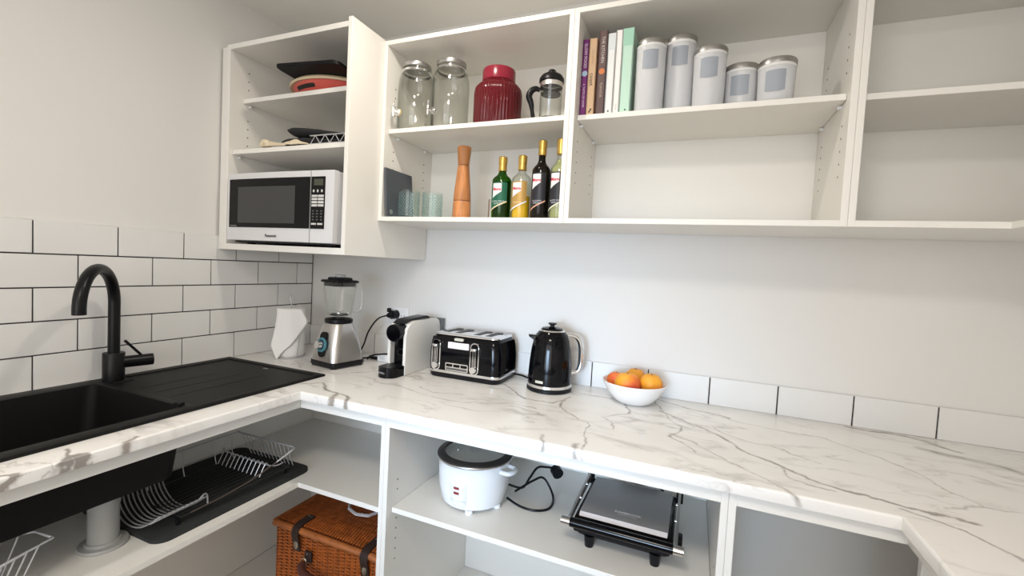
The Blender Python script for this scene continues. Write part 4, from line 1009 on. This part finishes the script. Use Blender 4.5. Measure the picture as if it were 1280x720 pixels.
def peach(i, x, y, z, r, blush, lab, crease):
    t = thing('peach', lab, 'fruit', (x, y, z), 'peaches in the white bowl', rz=crease)
    mb = MB(); n, mm = 28, 18; rings = []
    for j in range(mm+1):
        ph = PI*j/mm; row = []
        for k in range(n):
            a = 2*PI*k/n; d_ = 1-.07*math.exp(-(((a+PI) % (2*PI)-PI)/.22)**2)*math.sin(ph)**.5
            rr_ = r*(1-.14*math.exp(-(ph/.32)**2)-.05*math.exp(-((PI-ph)/.3)**2))*d_
            row.append((rr_*math.sin(ph)*math.cos(a), rr_*math.sin(ph)*math.sin(a), rr_*math.cos(ph)*.97))
        rings.append(row)
    mb.loft(rings); bl_ = Vector(blush); bl_.rotate(Matrix.Rotation(-crease, 3, 'Z')); obj('flesh', mb, peach_mat(i, bl_), t, local=True, smooth=80)
    obj('stem', MB().cyl((0, 0, r*.78), (.002, .001, r*.90), .0022, .0018, 8), mat('stem_brown', (.09, .05, .02), .8), t, local=True)
peach(0, fx-.018, fy_-.030, CT+.064, .0415, (.75, -.45, -.35), 'large yellow peach with a red blush at the front of the bowl', 2.2)
peach(1, fx+.052, fy_+.008, CT+.066, .0375, (.3, .2, -.9), 'golden yellow peach on the right side of the bowl', -1.0)
peach(2, fx-.064, fy_+.024, CT+.060, .0300, (-.3, -.6, .4), 'small red-orange peach at the left rim of the bowl', .5)
peach(3, fx-.004, fy_+.056, CT+.070, .0340, (.2, .9, .1), 'orange peach at the back of the bowl, mostly hidden', 1.5)

# ------------------------------------------------------------------ under the worktop, sink side
ZS = SZ+.0003
wp = thing('drain_pipe', 'grey plastic waste pipe under the black sink', 'pipe', (.425, -1.025, ZS))
PVC = mat('grey_pvc', (.36, .36, .35), .4)
obj('pipe', MB().lathe([(.0305, .004), (.0305, .10), (.032, .102), (.032, .128), (.0305, .131)], (.425, -1.025, ZS), 32), PVC, wp)
obj('floor_flange', MB().lathe([(0, 0), (.049, 0), (.050, .003), (.048, .008), (.036, .009), (.035, .015), (.031, .016), (0, .016)], (.425, -1.025, ZS), 40), PVC, wp)
mt_ = MB(); o_ = rrect(.19, -.975, .548, -.492, .035, 6)
mt_.loft([[(x, y, ZS) for x, y in o_], [(x, y, ZS+.009) for x, y in o_], [(x*.985+.369*.015, y*.985-.7335*.015, ZS+.0105) for x, y in o_]])
tag(obj('drying_mat', mt_, mat('charcoal_mat', (.022, .024, .024), .9, bump=.6, bscale=150)), 'charcoal drying mat on the shelf under the sink', 'mat')
ZM = ZS+.011
dk = thing('dish_rack', 'chrome wire dish rack standing on the charcoal mat', 'dish rack', (.42, -.78, ZM))
def wires(name, lines, r, parent=None, m_=WIRE, seg=5):
    parent = parent or dk
    mb = MB()
    for l_ in lines: mb.tube(l_, r, seg)
    return obj(name, mb, m_, parent, kind='stuff')
zt = ZM+.098
rim = spline([(.545, -.575, zt), (.30, -.575, zt), (.285, -.59, zt), (.285, -.84, zt-.004), (.285, -.93, zt-.03)], 4)
obj('rim', MB().tube(rim, .0026, 6).tube(spline([(.545, -.575, zt), (.558, -.585, zt-.002), (.55, -.64, zt-.025)], 6), .0026, 6), WIRE, dk)
obj('front_rail', MB().tube(spline([(.55, -.64, zt-.025), (.535, -.72, zt-.055), (.525, -.80, ZM+.028), (.520, -.88, ZM+.022)], 6), .0017, 6), mat('dull_wire', (.16, .12, .10), .5, .4), dk)
obj('base_frame', MB().tube([(.30, -.56, ZM+.018), (.515, -.56, ZM+.018), (.515, -.90, ZM+.018), (.30, -.90, ZM+.018)], .0024, 6, closed=True), mat('dark_wire', (.05, .05, .05), .4, .5), dk)
wires('end_wires', [[(.31+.0195*k, -.577, zt), (.315+.0185*k, -.560, ZM+.05), (.318+.018*k, -.545, ZM+.018)] for k in range(12)], .0014)
wires('base_wires', [[(.32+.0195*k, -.555, ZM+.017), (.32+.0195*k, -.90, ZM+.017)] for k in range(10)], .0013, m_=mat('dark_wire', (.05, .05, .05), .4, .5))
wires('side_wires', [[(.285, y, zt), (.293, y, ZM+.04), (.30, y, ZM+.018)] for y in (-.60, -.66, -.76, -.86)], .0015)
wires('plate_divider', [spline([(.300+.0195*k, -.655, ZM+.018), (.300+.0195*k, -.640, ZM+.045), (.302+.0195*k, -.633, ZM+.056), (.304+.0195*k, -.625, ZM+.045)], 3) for k in range(11)], .0017)
obj('divider_bar', MB().tube(spline([(.29, -.632, ZM+.05), (.295, -.628, ZM+.062), (.305, -.63, ZM+.054), (.51, -.635, ZM+.052), (.545, -.61, ZM+.06)], 4), .0018, 6), WIRE, dk)
ar = []
for k in range(12):
    y = -.972+.0108*k
    ar.append(spline([(.318, y+.016, ZM+.085-.0012*k), (.352, y+.006, ZM+.038), (.410, y, ZM+.012), (.470, y+.004, ZM+.014), (.528, y+.014, ZM+.052)], 4))
wires('bowl_wires', ar, .0019)
obj('cross_bar', MB().tube([(.512, -.972, ZM+.036), (.522, -.858, ZM+.048)], .0024, 6).tube(spline([(.522, -.858, ZM+.048), (.520, -.845, ZM+.056), (.514, -.832, ZM+.048), (.512, -.828, ZM+.018)], 4), .0022, 6), WIRE, dk)
for x_, y_ in ((.305, -.57), (.51, -.57), (.305, -.895), (.51, -.905)): obj('rubber_foot', MB().cyl((x_, y_, ZM), (x_, y_, ZM+.016), .006, seg=10), BPLAST, dk)
wr = thing('wire_basket', 'pale wire basket at the near end of the shelf under the sink', 'basket', (.42, -1.30, ZS))
zb_ = ZS+.003; ztp = ZS+.095
A_ = [(.475, -1.140), (.415, -1.145), (.300, -1.30), (.30, -1.62), (.505, -1.62), (.510, -1.24)]
rimp = [(x, y, ztp) for x, y in spline([(p[0], p[1], 0) for p in A_], 1, True) for _ in (0,)] if 0 else [(x, y, ztp) for x, y in A_]
obj('rim', MB().tube(rimp, .0030, 8, closed=True), WWIRE, wr)
cxm, cym = .41, -1.40
inn = [(cxm+(x-cxm)*.82, cym+(y-cym)*.86, zb_) for x, y in A_]
obj('base_frame', MB().tube(inn, .0024, 6, closed=True), WWIRE, wr)
ln = []
for k in range(22):
    y = -1.165-.0205*k
    xl_ = .300 if y < -1.30 else .415-.115*(-1.145-y)/.155; xr_ = .508 if y < -1.24 else .475+.035*(-1.140-y)/.10
    yb = cym+(y-cym)*.88
    ln.append(spline([(xl_, y, ztp), (cxm+(xl_-cxm)*.82, yb, zb_+.012), (cxm+(xl_-cxm)*.72, yb, zb_), (cxm+(xr_-cxm)*.72, yb, zb_), (cxm+(xr_-cxm)*.85, yb, zb_+.012), (xr_, y, ztp)], 3))
wires('basket_wires', ln, .0017, wr, WWIRE)

# ------------------------------------------------------------------ picnic basket
ZF = .0953
bk = thing('picnic_basket', 'brown wicker picnic hamper with leather straps in the corner cabinet', 'basket', (.64, -.38, ZF))
WK = mat('wicker', (.42, .115, .024), .42, bump=.3, bscale=120, var=.6, vscale=45)
WKD = mat('wicker_dark', (.07, .018, .007), .6, var=.4, vscale=60)
kx0, kx1, ky0, ky1, kz = .412, .890, -.515, -.190, .372
obj('inner_wall', box((kx0+.008, ky0+.008, ZF+.004), (kx1-.008, ky1-.008, kz-.004)), WKD, bk)
def weave(fix, lo, hi, z0, z1, stepz, stake, side):
    mb = MB(); n = int((hi-lo)/stake); r = 0; z = z0
    while z < z1:
        pts = []
        for i in range(n*2+1):
            t_ = lo+(hi-lo)*i/(n*2); off_ = .0024*math.cos(PI*i/2*1.0+PI*r) if i % 2 == 0 else 0
            p = fix+side[1]*(off_+.001*random.random())
            pts.append((t_, p, z+.0006*random.random()) if side[0] == 'y' else (p, t_, z+.0006*random.random()))
        mb.tube(pts, .0029, 4); z += stepz; r += 1
    return mb
obj('front_weave', weave(ky0+.004, kx0+.004, kx1-.004, ZF+.006, kz-.002, .0058, .024, ('y', -1)), WK, bk, kind='stuff', smooth=60)
obj('side_weave', weave(kx0+.004, ky0+.004, ky1-.004, ZF+.006, kz-.002, .0058, .024, ('x', -1)), WK, bk, kind='stuff', smooth=60)
mb = MB()
for i in range(21): x = kx0+.004+(kx1-kx0-.008)*i/20; mb.cyl((x, ky0+.0045, ZF), (x, ky0+.0045, kz), .0032, seg=6)
for i in range(14): y = ky0+.004+(ky1-ky0-.008)*i/13; mb.cyl((kx0+.0045, y, ZF), (kx0+.0045, y, kz), .0032, seg=6)
obj('stakes', mb, WKD, bk, kind='stuff')
# lid: weave rows run across, thick braided border
lz = .3975
obj('lid_board', box((kx0-.002, ky0-.004, kz), (kx1+.002, ky1+.004, lz-.008), .004), WKD, bk)
mb = MB(); r = 0; x = kx0+.008
while x < kx1-.006:
    pts = []; n = 12
    for i in range(n*2+1):
        y = ky0+.006+(ky1-ky0-.012)*i/(n*2); pts.append((x+.0005*random.random(), y, lz-.0065+(.0022*math.cos(PI*i/2+PI*r) if i % 2 == 0 else 0)+.004*math.sin(PI*(x-kx0)/(kx1-kx0))))
    mb.tube(pts, .0028, 4); x += .0056; r += 1
obj('lid_weave', mb, WK, bk, kind='stuff', smooth=60)
mb = MB()
def braid(p0, p1, R, n):
    p0 = Vector(p0); p1 = Vector(p1); d_ = (p1-p0); L_ = d_.length; d_.normalize(); u_ = d_.orthogonal().normalized(); w_ = d_.cross(u_)
    for s in range(3):
        pts = []
        for i in range(n*6+1):
            t_ = i/(n*6); a = 2*PI*(t_*n+s/3); pts.append(p0+d_*L_*t_+(u_*math.cos(a)+w_*math.sin(a))*R)
        mb.tube(pts, R*1.05, 6)
zc_ = kz+.010
braid((kx0-.002, ky0-.004, zc_), (kx1+.002, ky0-.004, zc_), .0062, 26); braid((kx0-.002, ky0-.004, zc_), (kx0-.002, ky1+.004, zc_), .0062, 18)
braid((kx1+.002, ky0-.004, zc_), (kx1+.002, ky1+.004, zc_), .0062, 18); braid((kx0-.002, ky1+.004, zc_), (kx1+.002, ky1+.004, zc_), .0062, 26)
obj('lid_border', mb, mat('wicker_light', (.40, .13, .035), .45, var=.45, vscale=50), bk, smooth=60)
LEA = mat('dark_leather', (.030, .018, .015), .45, bump=.2, bscale=200); BRS = mat('brass_rivet', (.55, .50, .42), .3, 1)
def ribbon(pts, w, th, m_, name, parent):
    mb = MB(); R_ = []
    for i, p in enumerate(pts):
        p = Vector(p); d_ = Vector(pts[min(i+1, len(pts)-1)])-Vector(pts[max(i-1, 0)]); d_.normalize(); nn = Vector((1, 0, 0)).cross(d_).normalized()
        R_.append([p+Vector((w/2, 0, 0))+nn*th/2, p-Vector((w/2, 0, 0))+nn*th/2, p-Vector((w/2, 0, 0))-nn*th/2, p+Vector((w/2, 0, 0))-nn*th/2])
    mb.loft(R_); return obj(name, mb, m_, parent, smooth=50)
for xs_ in (.520, .815):
    pts = spline([(xs_, ky0+.060, lz+.002), (xs_, ky0+.03, lz+.003), (xs_, ky0+.006, lz+.002), (xs_, ky0-.012, kz+.018), (xs_, ky0-.017, kz-.002), (xs_, ky0-.009, kz-.035), (xs_, ky0-.006, kz-.062)], 5)
    st = ribbon(pts, .030, .004, LEA, 'strap', bk)
    obj('rivet', MB().cyl((xs_-.006, ky0+.050, lz+.004), (xs_-.006, ky0+.050, lz+.0065), .0028, seg=10), BRS, st)
    obj('rivet', MB().cyl((xs_+.007, ky0+.048, lz+.004), (xs_+.007, ky0+.048, lz+.0065), .0028, seg=10), BRS, st)
    obj('buckle', MB().lathe([(0, 0), (.0125, 0), (.0125, .002), (.010, .003), (0, .003)], (0, 0, 0), 24), BRS, st, local=True)
    bb = st.children[-1] if st.children else None
    for c_ in st.children:
        if c_.name.startswith('buckle'):
            for v in c_.data.vertices: v.co = Vector((v.co.x*.72, -v.co.z, v.co.y*1.15))+Vector((xs_, ky0-.0105, kz-.040))-root_loc(bk)
for xs_ in (.575,):
    lp_ = obj('handle_loop', MB().box((xs_-.016, ky0-.012, .285), (xs_+.016, ky0-.004, .325), .004, 2), LEA, bk)
    obj('rivet', MB().cyl((xs_, ky0-.0145, .317), (xs_, ky0-.012, .317), .003, seg=10), BRS, lp_)
    obj('ring', MB().tube([(xs_-.010+.011*math.cos(a), ky0-.018, .290+.013*math.sin(a)) for a in [k/20*2*PI for k in range(20)]], .002, 6, closed=True), BRS, lp_)
LEB = mat('brown_leather', (.085, .030, .022), .4, bump=.2, bscale=200)
hs = spline([(.560, ky0-.022, .284), (.585, ky0-.040, .272), (.64, ky0-.046, .266), (.70, ky0-.046, .263), (.745, ky0-.036, .270), (.765, ky0-.02, .280)], 6)
hb = obj('carry_handle', MB().tube(hs, .013, 10), LEB, bk)
obj('rivet', MB().cyl((.66, ky0-.0605, .266), (.66, ky0-.058, .266), .003, seg=10), BRS, hb); obj('rivet', MB().cyl((.70, ky0-.0605, .264), (.70, ky0-.058, .264), .003, seg=10), BRS, hb)
# white looped plastic frame on the hamper
zw = lz+.0085
wf = thing('plastic_frame', 'white plastic frame with looped ends lying on the wicker hamper', 'frame', (.65, -.33, zw))
o8 = [(.580, -.335), (.592, -.298), (.632, -.280), (.690, -.292), (.722, -.335), (.705, -.380), (.660, -.392), (.612, -.375)]
WP2 = mat('greyish_white_plastic', (.66, .65, .66), .45)
obj('loop', MB().tube([(x, y, zw+.004) for x, y in o8], .0058, 6, closed=True), WP2, wf)
obj('long_bar', MB().tube([(.56, -.222, zw+.004), (.63, -.275, zw+.011), (.80, -.385, zw+.011)], .0058, 6), WP2, wf)
obj('second_loop', MB().tube([(.640, -.270, zw+.020), (.68, -.318, zw+.020), (.745, -.325, zw+.020), (.80, -.285, zw+.020)], .005, 6), WP2, wf)
tag(obj('black_pouch', cushion(.715, -.285, .880, -.20, lz+.003, lz+.022, sd=5), BCLOTH, smooth=80), 'black fabric pouch lying behind the white frame on the hamper', 'pouch')

# ------------------------------------------------------------------ rice cooker
rc_ = thing('rice_cooker', 'white rice cooker with black-rimmed glass lid on the cabinet shelf', 'rice cooker', (1.128, -.402, ZS))
ax, ay = 1.128, -.402
GWH = mat('white_enamel', (.84, .86, .89), .18, coat=.4)
obj('body', MB().lathe([(0, .010), (.088, .010), (.097, .015), (.103, .032), (.110, .068), (.1125, .115), (.1125, .140), (.114, .142), (.114, .146), (.103, .146)], (ax, ay, ZS), 56), GWH, rc_)
for a in (-1.25, -.1, 1.6, 3.2): obj('foot', MB().cyl((ax+.085*math.cos(a), ay+.085*math.sin(a), ZS), (ax+.085*math.cos(a), ay+.085*math.sin(a), ZS+.012), .012, seg=14), GWH, rc_)
ld = obj('lid_rim', MB().lathe([(.1155, .146), (.1185, .148), (.1185, .153), (.116, .156), (.097, .1605), (.095, .159), (.095, .155), (.108, .147)], (ax, ay, ZS), 56, capb=False, capt=False), mat('black_lid_rim', (.025, .023, .022), .32), rc_)
obj('rim_trim', MB().lathe([(.1187, .1465), (.1195, .1475), (.1195, .1505), (.1187, .1515)], (ax, ay, ZS), 56, capb=False, capt=False), STEEL, rc_)
obj('lid_glass', MB().lathe([(.0955, .1575), (.080, .165), (.045, .172), (0, .1745), (0, .173), (.045, .1705), (.080, .1635), (.0955, .156)], (ax, ay, ZS), 48, capb=False, capt=False), GLASS, rc_)
obj('lid_knob', MB().lathe([(.009, .174), (.009, .184), (.021, .188), (.021, .196), (0, .198)], (ax, ay, ZS), 24), BPLAST, rc_)
obj('steam_vent', MB().cyl((ax-.036, ay-.048, ZS+.167), (ax-.036, ay-.048, ZS+.173), .0045, seg=12), CHROME, rc_)
obj('inner_pot', MB().lathe([(.101, .145), (.101, .152), (.0975, .152), (.0965, .05), (.088, .042), (0, .040)], (ax, ay, ZS), 48, capb=False, capt=False), mat('pot_aluminium', (.82, .85, .87), .4, .2), rc_)
# control plate
th = math.atan2(-1.6466-ay, 1.73-ax)-.42
def rad(z): return .103+.007*(z-.032)/.036 if z < .068 else .110+.0025*(z-.068)/.047
G = []
for j in range(11):
    z = .024+.082*j/10; row = []; k_ = 1-.35*max(0, (abs(j-5)-3.2)/1.8)**2
    for i in range(9):
        s_ = -1+2*i/8; a = th+s_*.245*k_; q_ = rad(z)+.0055*(1-abs(s_)**6)*(1 if 0 < j < 10 else .1); row.append((ax+q_*math.cos(a), ay+q_*math.sin(a), ZS+z))
    G.append(row)
cpn = obj('control_plate', MB().sheet(G), GWH, rc_, smooth=60)
for z0_, nm in ((.082, 'indicator'), (.067, 'switch')):
    G = [[(ax+(rad(z0_)+.0066)*math.cos(th-.03+s_), ay+(rad(z0_)+.0066)*math.sin(th-.03+s_), ZS+z0_+dz) for s_ in (-.075, -.02, .02, .075)] for dz in (0, .0065)]
    obj(nm+'_light', MB().sheet(G), mat('red_light', (.28, .03, .04), .35), cpn, smooth=60)
    G = [[(ax+(rad(z0_)+.0066)*math.cos(th-.03+s_), ay+(rad(z0_)+.0066)*math.sin(th-.03+s_), ZS+z0_+dz) for s_ in (-.085, -.02, .02, .06)] for dz in (.0068, .0080)]
    obj(nm+'_print', MB().sheet(G), mat('grey_print', (.35, .35, .35), .5), cpn, smooth=60)
text('lettering', 'RICE COOKER', .0075, cpn, mat('grey_print3', (.45, .5, .5), .5), (0, 0, 0), (1, 0, 0), (0, 0, 1), .0062, wrap=(ax, ay, rad(.044), th-.02, ZS+.046))
for a in (2.75, -.15):
    c_ = Vector((ax, ay, ZS+.126)); e = Vector((math.cos(a), math.sin(a), 0)); s_ = Vector((-e.y, e.x, 0))
    obj('side_handle', MB().tube(spline([c_+e*.110+s_*.024, c_+e*.132+s_*.022, c_+e*.141+s_*.010, c_+e*.141-s_*.010, c_+e*.132-s_*.022, c_+e*.110-s_*.024], 5), .0070, 10), GWH, rc_)
cab = spline([(ax+.095, ay+.055, ZS+.045), (ax+.135, ay+.075, ZS+.035), (ax+.150, ay+.10, ZS+.06), (ax+.165, ay+.13, ZS+.085), (ax+.185, ay+.17, ZS+.075), (ax+.200, ay+.195, ZS+.065)], 8)
mb = MB().tube(cab, .0036, 8)
mb.tube(spline([(ax+.10, ay+.035, ZS+.012), (ax+.15, ay+.02, ZS+.005), (ax+.20, ay+.02, ZS+.004), (ax+.235, ay+.055, ZS+.004), (ax+.225, ay+.12, ZS+.010), (ax+.185, ay+.14, ZS+.05), (ax+.160, ay+.10, ZS+.052), (ax+.120, ay+.05, ZS+.03)], 8), .0036, 8)
obj('lead', mb, BPLAST, rc_)
obj('plug', MB().cyl((ax+.206, ay+.200, ZS+.060), (ax+.222, ay+.180, ZS+.0555), .0185, seg=22).cyl((ax+.198, ay+.198, ZS+.066), (ax+.208, ay+.196, ZS+.062), .009, seg=14), BPLAST, rc_)

# ------------------------------------------------------------------ sandwich press
sp = thing('sandwich_press', 'black sandwich press with a brushed steel lid on the cabinet shelf', 'sandwich press', (1.592, -.345, ZS))
P0, P1, Q0, Q1 = 1.468, 1.722, -.480, -.215
for x in (P0+.045, P1-.040):
    for y in (Q0+.010, Q1-.03): obj('foot', MB().cyl((x, y, ZS), (x, y, ZS+.030), .0115, .0150, 16), BPLAST, sp)
mb = MB(); mb.loft([[(x, y, ZS+z) for x, y in rrect(P0+i, Q0+i, P1-i, Q1-i, .018, 5)] for i, z in ((.014, .022), (.006, .028), (.002, .045), (.0, .052))])
obj('base', mb, BPLAST, sp)
mb = MB(); mb.loft([[(x, y, ZS+z) for x, y in rrect(P0+i, Q0+i, P1-i, Q1-i, .015, 5)] for i, z in ((.0, .0525), (-.002, .058), (.002, .070), (.008, .074))])
obj('lid_housing', mb, GBLACK, sp)
obj('steel_top', MB().prism([(Q0+.0192, ZS+.074), (Q0+.0195, ZS+.0832), (Q0+.026, ZS+.0838), (Q1-.02, ZS+.0835), (Q1-.012, ZS+.079), (Q1-.012, ZS+.074)], 0, P0+.013, P1-.013), mat('brushed_steel_top', (.36, .355, .35), .45, .45, bump=.05, bscale=40, stretch=(1, 40, 1)), sp)
obj('bright_edge', MB().prism([(Q0+.008, ZS+.076), (Q0+.016, ZS+.0825), (Q0+.019, ZS+.0838), (Q0+.019, ZS+.0735)], 0, P0+.014, P1-.014), mat('bright_trim', (.80, .77, .78), .4, .1), sp)
yh, zh_ = Q0-.024, ZS+.071
hb = obj('handle', MB().cyl((P0-.002, yh, zh_), (P1+.002, yh, zh_), .0125, seg=20), GBLACK, sp)
obj('handle_cap', MB().cyl((P0-.026, yh, zh_), (P0-.002, yh, zh_), .0110, .0120, 18), CHROME, hb)
obj('handle_cap', MB().cyl((P1+.002, yh, zh_), (P1+.026, yh, zh_), .0120, .0110, 18), CHROME, hb)
for x, sg in ((P0-.008, -1), (P1+.008, 1)):
    obj('side_arm', MB().prism([(yh+.004, zh_-.006), (yh+.004, zh_+.006), (Q1+.006, ZS+.096), (Q1+.016, ZS+.086), (Q1+.004, ZS+.070)], 0, x-.0035, x+.0035), STEEL, sp)
    obj('hinge', MB().box((x-.010, Q1-.012, ZS+.052), (x+.010, Q1+.012, ZS+.094), .004, 2), BPLAST, sp)
    for y, z in ((Q0+.09, ZS+.083), (Q0+.17, ZS+.088)): obj('screw', MB().cyl((x+sg*.0036-sg*.012, y, z), (x-sg*.0036, y, z), .0035, seg=10), CHROME, sp)
obj('front_catch', MB().box((P0+.004, Q0-.016, ZS+.042), (P1-.004, Q0+.004, ZS+.066), .006, 2), BPLAST, sp)
obj('side_latch', MB().box((P1+.010, Q0+.012, ZS+.050), (P1+.022, Q0+.050, ZS+.078), .004, 2), BPLAST, sp)
PW = mat('white_print', (.92, .92, .92), .5)
text('lettering', 'KAMBROOK', .0125, sp, PW, ((P0+P1)/2+.008, Q0+.062, ZS+.0836), (1, 0, 0), (0, 1, 0), .0004, bold=.0005)
text('lettering', 'SANDWICH PRESS', .0062, sp, PW, ((P0+P1)/2+.008, Q0+.051, ZS+.0836), (1, 0, 0), (0, 1, 0), .0003)
cab = spline([(1.55, Q1+.02, ZS+.085), (1.58, Q1-.012, ZS+.090), (1.62, Q1-.016, ZS+.0895), (1.66, Q1-.002, ZS+.088), (1.68, Q1+.03, ZS+.06), (1.66, Q1+.06, ZS+.02)], 8)
obj('lead', MB().tube(cab, .0042, 8), BPLAST, sp)

# ------------------------------------------------------------------ ceiling downlights
for i, (x, y, p, sz_) in enumerate(DOWNLIGHTS):
    k_ = sz_/.09
    t = thing('ceiling_downlight', ['recessed ceiling downlight above the corner worktop', 'wide round ceiling light in the middle of the pantry ceiling'][i], 'ceiling light', (x, y, ZC), 'ceiling downlights')
    obj('trim_ring', MB().lathe([(.050*k_, -.001), (.050*k_+.012, -.001), (.050*k_+.010, -.006), (.050*k_+.002, -.006), (.050*k_, -.001)], (x, y, ZC), 36, capb=False, capt=False), WPLAST, t)
    obj('lamp', MB().cyl((x, y, ZC-.0015), (x, y, ZC-.003), .049*k_, seg=28), mat('lamp_glow', (1, .94, .85), .5, emit=6), t)
